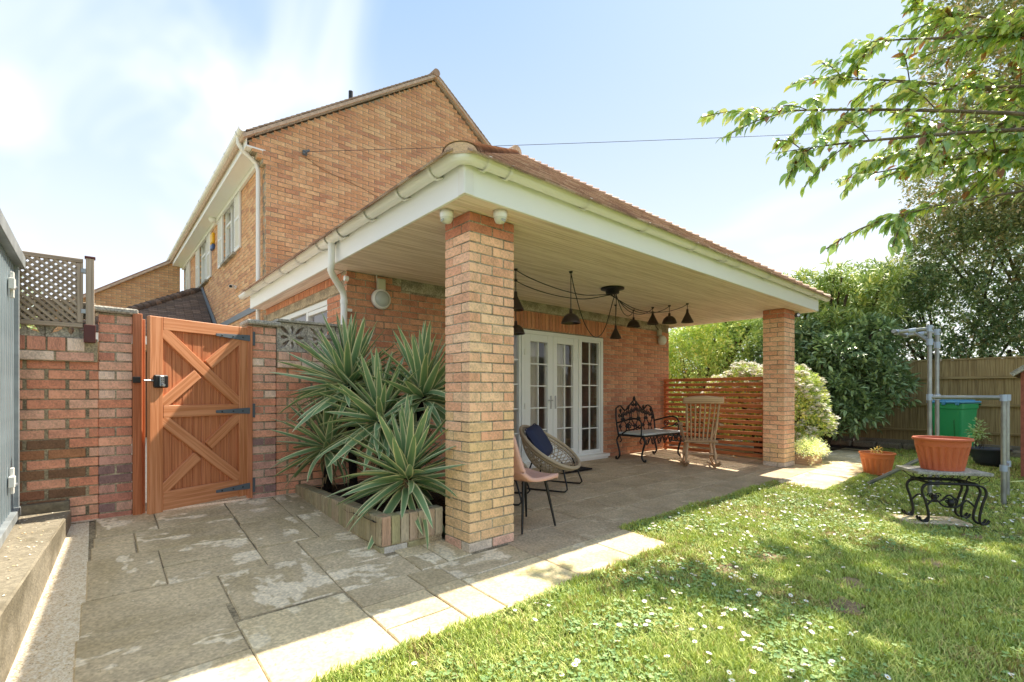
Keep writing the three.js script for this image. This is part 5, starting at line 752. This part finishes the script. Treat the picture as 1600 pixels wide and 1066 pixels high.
shrub('laurel_shrub', 'large dark glossy laurel with long leaves beside the pipe frame', 'shrub', [9.7, 0, -0.5], [[9.7, 1.0, -0.4, 0.85, 0.8, 0.9], [9.9, 1.6, -1.2, 0.9, 0.9, 0.9], [10.0, 1.4, 0.35, 0.7, 0.75, 0.65], [9.6, 1.9, -0.2, 0.6, 0.55, 0.6], [9.5, 0.8, 0.2, 0.5, 0.5, 0.45], [9.9, 2.3, -0.9, 0.55, 0.5, 0.6], [10.1, 2.3, 0.3, 0.5, 0.5, 0.5]], 3600, 6, lau, DK, { size: 1, m: leafMat(0.32, 0.12), single: 120, out: 0.75, gap: 0.33 });
shrub('laurel_shrub', 'young laurel with pale whorled leaves at bed front', 'shrub', [8.9, 0, -0.75], [[8.9, 0.42, -0.75, 0.2, 0.16, 0.2]], 16, 7, lau, [0x8fa08a, 0x7d9078], { size: 1.35, m: leafMat(0.4, 0.15), gap: 0 });
shrub('flowering_shrub', 'rounded shrub with white flower heads behind the slatted screen', 'shrub', [7.6, 0, -1.0], [[7.55, 0.95, -1.2, 0.75, 0.75, 0.85], [7.5, 0.95, -0.45, 0.6, 0.72, 0.62], [7.7, 0.6, -0.2, 0.5, 0.55, 0.42]], 3300, 6, small, LT, { size: 1.15, flower: 0.3, out: 0.35, gap: 0.15 });
shrub('trailing_plant', 'cream variegated trailing plant spilling from trough by far pillar', 'plant', [6.95, 0.0, 0.1], [[6.95, 0.26, 0.08, 0.3, 0.18, 0.22], [7.25, 0.2, 0.1, 0.22, 0.18, 0.2], [6.75, 0.16, 0.12, 0.1, 0.2, 0.16]], 620, 6, leafG(0.03, 0.018), [0xd9d8b8, 0xc9cf9e, 0x9db06c, 0xe6e3c8], { gap: 0.05, out: 0.6, trunk: 0.006 });
const trough = thing('plant_trough', 'small wooden trough under the variegated plant', 'trough', [6.98, -0.01, 0.08]); for (const z of [-0.11, 0.11]) mesh('side', bar(0.56, 0.16, 0.018, [0, 0.09, z]), M.pine, trough); for (const x of [-0.271, 0.271]) mesh('end', bar(0.018, 0.16, 0.2, [x, 0.09, 0]), M.pine, trough); mesh('soil', bar(0.52, 0.02, 0.2, [0, 0.14, 0]), M.soil, trough);
const hedge = 'trees and shrubs along the garden end';
shrub('hedge_shrub', 'bright bushy shrub filling the gap beyond the bench wall', 'shrub', [9.3, 0, -3.2], [[9.3, 1.6, -3.2, 1.0, 1.5, 1.1], [9.6, 2.5, -2.5, 0.8, 0.9, 0.8], [9.0, 1.2, -4.2, 0.9, 1.2, 0.9]], 3300, 6, mid, LT, { group: hedge, out: 0.4, gap: 0.2 });
shrub('hedge_shrub', 'grey green bushy shrub just left of the far pillar', 'shrub', [10.3, 0, -2.4], [[10.3, 1.8, -2.3, 0.9, 1.6, 0.9], [10.4, 2.6, -3.2, 0.9, 1.0, 0.9], [11.3, 1.6, -4.6, 1.1, 1.6, 1.2]], 3000, 6, mid, MD, { group: hedge, out: 0.4, gap: 0.2 });
shrub('spiky_shrub', 'yellow green feathery shrub topping the laurel', 'shrub', [10.6, 0, -0.9], [[10.6, 3.3, -1.1, 0.7, 0.75, 0.7], [10.8, 3.0, -0.1, 0.7, 0.8, 0.75], [10.5, 2.5, -0.6, 0.85, 0.6, 0.9], [10.7, 3.75, -0.55, 0.4, 0.45, 0.4], [10.5, 3.6, -1.7, 0.45, 0.5, 0.45], [10.9, 3.6, 0.5, 0.4, 0.5, 0.4]], 2200, 8, leafG(0.14, 0.03, 0.1, 0.3), [...MD, 0xa8a850, 0x8a9a3e], { group: hedge, out: 0.85, gap: 0.4, size: 1.15 });
shrub('hedge_tree', 'dense dark tree behind the fence above the green bin', 'tree', [12.8, 0, 1.2], [[12.6, 2.9, 1.0, 1.2, 1.2, 1.3], [12.9, 4.1, 1.7, 1.3, 1.3, 1.4], [12.4, 2.5, 2.7, 1.1, 0.95, 1.3], [12.6, 3.4, 0.2, 1.1, 1.0, 0.9]], 5600, 6, mid, [...DK, ...OL, 0x83934a], { group: hedge, out: 0.5, gap: 0.22, trunk: 0.03 });
shrub('hedge_tree', 'tall bronze tinted tree at right above the fence', 'tree', [13.2, 0, 3.2], [[12.9, 4.6, 2.6, 1.3, 1.3, 1.3], [13.1, 5.4, 3.6, 1.4, 1.4, 1.5], [12.6, 3.5, 3.5, 1.2, 1.3, 1.4], [12.9, 4.7, 1.0, 0.9, 0.9, 0.9], [12.6, 6.2, 1.8, 1.5, 1.5, 1.5], [12.4, 8.2, 2.1, 1.7, 1.5, 1.5], [12.7, 5.0, 1.4, 1.2, 1.1, 1.2], [12.3, 9.6, 2.2, 1.5, 1.3, 1.4], [12.6, 7.2, 3.0, 1.5, 1.5, 1.4]], 11500, 6, mid, [...OL, 0x9a8452], { group: hedge, out: 0.5, gap: 0.25, trunk: 0.04 });
shrub('hedge_tree', 'olive tree rising over the roof end behind laurel', 'tree', [12.4, 0, -1.6], [[12.4, 3.0, -1.6, 1.0, 1.1, 1.3], [12.5, 3.6, -0.4, 0.9, 0.9, 1.0], [12.2, 2.4, -3.4, 1.1, 1.3, 1.3]], 3200, 6, mid, MD, { group: hedge, out: 0.5, gap: 0.25, trunk: 0.04 });
shrub('hedge_shrub', 'low dark shrub just above the board fence', 'shrub', [12.2, 0, 2.2], [[12.1, 2.0, 0.6, 0.7, 0.8, 1.0], [12.1, 2.0, 2.2, 0.7, 0.75, 1.1], [12.2, 2.1, 3.9, 0.8, 0.9, 1.1], [12.1, 2.0, -1.2, 0.7, 0.8, 1.0]], 3000, 6, mid, [...DK, 0x8a7a4a], { group: hedge, out: 0.5, gap: 0.1 });
shrub('garden_tree', 'leafy tree top showing behind the lattice panel', 'tree', [-4.6, 0, -9.5], [[-4.4, 2.9, -9.5, 1.2, 1.1, 1.1], [-3.6, 2.4, -9.2, 0.9, 0.9, 0.9], [-5.3, 2.6, -9.8, 1.2, 1.2, 1.2]], 2400, 6, mid, MD, { out: 0.5, gap: 0.2, trunk: 0.04 });
shrub('bare_tree', 'thin almost leafless tree far behind the wing roof', 'tree', [-7.5, 0, -26], [[-7.3, 7.2, -26, 1.5, 1.5, 1.5]], 260, 1, small, OL, { out: 0.9, gap: 0, trunk: 0.03 });
shrub('sprig_plant', 'small leafy sprig growing in the dark grey pot', 'plant', [8.9, 0.24, 2.05], [[8.72, 0.5, 2.0, 0.12, 0.22, 0.12]], 46, 4, small, [0x9db06c, 0x8aa060], { trunk: 0.005, gap: 0, out: 0.9 });
shrub('sprig_plant', 'tiny yellow flowering plant inside the orange pot', 'plant', [6.83, 0.24, 1.05], [[6.83, 0.31, 1.05, 0.06, 0.05, 0.06]], 18, 4, leafG(0.03, 0.02), [0xd8b53a, 0xb8a83a], { trunk: 0.004, gap: 0, out: 0.9 });
{ const o = thing('broad_leaf_plant', 'plant with long pale pointed leaves at right edge', 'plant', [3.5, -0.08, 3.02]), g = leafG(0.42, 0.07, 0.2, 0.35); for (const [a, e, y] of [[3.2, 0.5, 0.75], [2.9, 0.15, 0.45], [3.5, 0.3, 0.3], [2.4, 0.7, 0.8], [4.2, 0.6, 0.7], [0.5, 0.6, 0.6], [1.4, 0.4, 0.5]]) { const m = mesh('leaf', g, phy(pick([0xb7c48e, 0x9db37a]), 0.5, { transmission: 0.3, thickness: 0, side: THREE.DoubleSide }), o); leafAt(new THREE.Vector3(0, y, 0), new THREE.Vector3(Math.cos(a) * Math.cos(e), Math.sin(e), -Math.sin(a) * Math.cos(e)), 1).decompose(m.position, m.quaternion, m.scale); } mesh('stem', stick([0, 0, 0], [0, 0.82, 0], 0.012, 0.008), mat(0x8a9a5a, 0.8), o); }

// ================================================================ lawn: grass, daisies, bare patches
{
  const bl = []; for (let k = 0; k < 9; k++) { const a = rr(0, 6.28), r = rr(0, 0.03), h = rr(0.014, 0.034), w = 0.0028, l = rr(0.3, 1.1), x = Math.cos(a) * r, z = Math.sin(a) * r, f = rr(0, 6.28), dx = Math.cos(f), dz = Math.sin(f), q = [x + dx * h * l * 0.4, h * 0.6, z + dz * h * l * 0.4], t = [x + dx * h * l, h, z + dz * h * l], s = [-dz * w, 0, dx * w], ad = (p, m) => [p[0] + s[0] * m, p[1], p[2] + s[2] * m]; bl.push(ad([x, 0, z], 1), ad([x, 0, z], -1), ad(q, 0.8), ad([x, 0, z], -1), ad(q, -0.8), ad(q, 0.8), ad(q, -0.8), t, ad(q, 0.8)); }
  const tuft = boxUV(tris(bl)), gm = [], gc = [], C = [0x95a050, 0x869648, 0xa5ab5c, 0x778b42, 0xb0b068].map((c) => lift(c, 1.75, 0)), dry = [0xb09f68, 0xa39258].map((c) => lift(c, 1.3, 0));
  const bare = [[1138, 888], [1328, 905], [1200, 868], [1456, 872], [1320, 938], [1300, 832], [1520, 832]].map(([x, y]) => { const k = (camP.y + 0.05) / ((y - HOR) / FOC), p = P3(x, y, k); return [p.x, p.z, rr(0.05, 0.11)]; });
  const put = (x, z, s) => { if (!onLawn(x + rr(-1, 1) * 0.035, z + rr(-1, 1) * 0.035)) return; for (const b of bare) if (Math.hypot((x - b[0]) * 0.7, z - b[1]) < b[2] * 0.9 && rnd() < 0.75) return; const d = fbm(x * 1.7 + 60, z * 1.7 + 60, 999, 999, 14, 3), e = fbm(x * 5 + 20, z * 5 + 20, 999, 999, 15, 2), t = rr(0.6, 1.35) * (0.35 + 1.3 * e); gm.push(mtx([x, hg(x, z) - 0.012, z], [rr(-0.15, 0.15), rr(0, 6.28), rr(-0.15, 0.15)], [s, s * t, s])); gc.push(rnd() < (d > 0.6 ? 0.3 : 0.07) ? pick(dry) : e > 0.5 ? pick(C.slice(0, 3)) : pick(C)); };
  for (let k = 0; k < 60000; k++) put(rr(-3, 11), rr(0.3, 7), rr(0.9, 1.4));
  for (let k = 0; k < 110000; k++) { const r = 0.7 + 5.3 * Math.pow(rnd(), 0.85), a = rr(-1.25, 0.75); put(camP.x + Math.cos(a) * r, camP.z + Math.sin(a) * r * 1.0, rr(0.8, 1.2)); }
  for (let k = 0; k < 5000; k++) { const e = [[-1.4, 1.44, 0.82], [1.44, 4.9, 0.31], [4.9, 6.6, 0.94]][k % 3]; put(rr(e[0], e[1]), e[2] + rr(0, 0.05), rr(1, 1.5)); }
  const lob = []; for (let k = 0; k < 3; k++) for (const q of [-0.5, 0.5]) lob.push(at(leafG(0.013, 0.009, 0.05, 0), [0, 0, 0], [1.35, k * 2.094 + q * 0.5, 0]));
  const cm = [], cc = [], CC = [0x6f8a4c, 0x5f7d44, 0x82985c].map((c) => lift(c, 1.6, 0)); for (let k = 0; k < 60000 && cm.length < 16000; k++) { const r = 0.7 + 6 * rnd(), a = rr(-1.25, 0.75), x = camP.x + Math.cos(a) * r, z = camP.z + Math.sin(a) * r; if (!onLawn(x, z) || fbm(x * 2.3 + 33, z * 2.3 + 33, 999, 999, 44, 3) + rr(-0.1, 0.1) < 0.54) continue; cm.push(mtx([x, hg(x, z) + rr(0.008, 0.024), z], [rr(-0.4, 0.4), rr(0, 6), rr(-0.4, 0.4)], rr(0.7, 1.3))); cc.push(pick(CC)); }
  const clover = instanced('clover', merge(lob), phy(0xffffff, 0.7, { transmission: 0.2, thickness: 0, side: THREE.DoubleSide }), cm, cc); Object.assign(clover.userData, { label: 'patches of low clover leaves among the grass', category: 'clover' });
  const grass = instanced('grass', tuft, phy(0xffffff, 0.6, { transmission: 0.25, thickness: 0, side: THREE.DoubleSide }), gm, gc); Object.assign(grass.userData, { label: 'short green lawn grass with dry flecks', category: 'grass' });
  bare.forEach(([x, z, r]) => { const t = [], n = 14, pt = (k) => { const a = k / n * 6.2832, q = r * (0.7 + 0.6 * hash(k % n, Math.round(x * 50), 5)); return [x + Math.cos(a) * q * 1.3, hg(x, z) + 0.001, z + Math.sin(a) * q]; }; for (let k = 0; k < n; k++) t.push([x, hg(x, z) + 0.004, z], pt(k + 1), pt(k)); structure('bare_patch', boxUV(tris(t)), mat(0xc9ac86, 1, { map: T.mortar }), 'bare earth patch worn in the lawn'); });
  // daisies
  const petals = []; for (let k = 0; k < 13; k++) petals.push(at(leafG(0.0125, 0.005, 0.1, 0), [0, 0, 0], [1.35, k / 13 * 6.2832, 0])); const pg = merge(petals), eye = lathe([[0.0001, 0.003], [0.003, 0.002], [0.0038, 0]], 8), stemG = stick([0, -0.05, 0], [0, 0, 0], 0.0009, 0.0009, 3), pm = mat(0xf4f2ec, 0.8, { side: THREE.DoubleSide }), em = mat(0xe0b020, 0.8), sm2 = mat(0x7b8f42, 0.8), ds = [];
  for (let k = 0; ds.length < 950 && k < 40000; k++) { const x = rr(-1.5, 8), z = rr(0.32, 4.8); if (!onLawn(x, z)) continue; const v = P3(800, HOR, 0), dx = x - camP.x, dz = z - camP.z, dep = dx * FWD.x + dz * FWD.z, px = dep > 0.4 ? 800 + FOC * (dx * RGT.x + dz * RGT.z) / dep : -1; if (px < 350 || px > 1750) continue; if (fbm(x * 1.4 + 90, z * 1.4 + 90, 999, 999, 24, 3) + rr(-0.12, 0.12) < 0.52) continue; ds.push([x, z, Math.hypot(dx, dz)]); }
  ds.sort((a, b) => a[2] - b[2]); const rest = [];
  const one = thing('daisy', 'small white daisy growing in the lawn grass', 'daisy', [0, 0, 0], 0, 'daisies dotted over the lawn'); mesh('petals', pg, pm, one); mesh('eye', eye, em, one); mesh('stem', stemG, sm2, one);
  ds.forEach(([x, z], i) => { const p = [x, hg(x, z) + rr(0.018, 0.034), z], e = [rr(-0.4, 0.4), rr(0, 6), rr(-0.4, 0.4)], s = rr(0.95, 1.4); if (i < 300) { const o = i ? one.clone() : one; if (i) { o.name = numbered('daisy'); scene.add(o); } o.position.set(...p); o.rotation.set(...e); o.scale.setScalar(s); } else rest.push(mtx(p, e, s)); });
  const dr = instanced('distant_daisy', pg, pm, rest, null); Object.assign(dr.userData, { label: 'scatter of tiny white daisies across the far lawn', category: 'daisies' });
  // fallen blossom on the plinth and grit
  const fm = [], fc = []; for (let k = 0; k < 420; k++) { const x = rr(-2.75, -2.15), z = rr(-2.0, 1.0), up = x < -2.24 - (z + 2.04) * 0.072; fm.push(mtx([x, (up ? 0.31 : hg(x, z)) + 0.004, z], [1.5708 + rr(-0.3, 0.3), 0, rr(0, 6)], rr(0.5, 1.1))); fc.push(new THREE.Color(pick([0xe9dcc0, 0xd8c29a, 0xf2ead8, 0xc9a878]))); }
  for (let k = 0; k < 160; k++) { const x = rr(-2.2, -0.6), z = rr(-2, 0.8); fm.push(mtx([x, hg(x, z) + 0.004, z], [1.5708 + rr(-0.3, 0.3), 0, rr(0, 6)], rr(0.4, 0.8))); fc.push(new THREE.Color(pick([0xe9dcc0, 0xd8c29a]))); }
  const fp = instanced('fallen_petal', leafG(0.014, 0.009), mat(0xffffff, 0.9, { side: THREE.DoubleSide }), fm, fc); Object.assign(fp.userData, { label: 'fallen cream petals scattered on plinth and grit', category: 'petals' });
}
renderer.render(scene, camera);
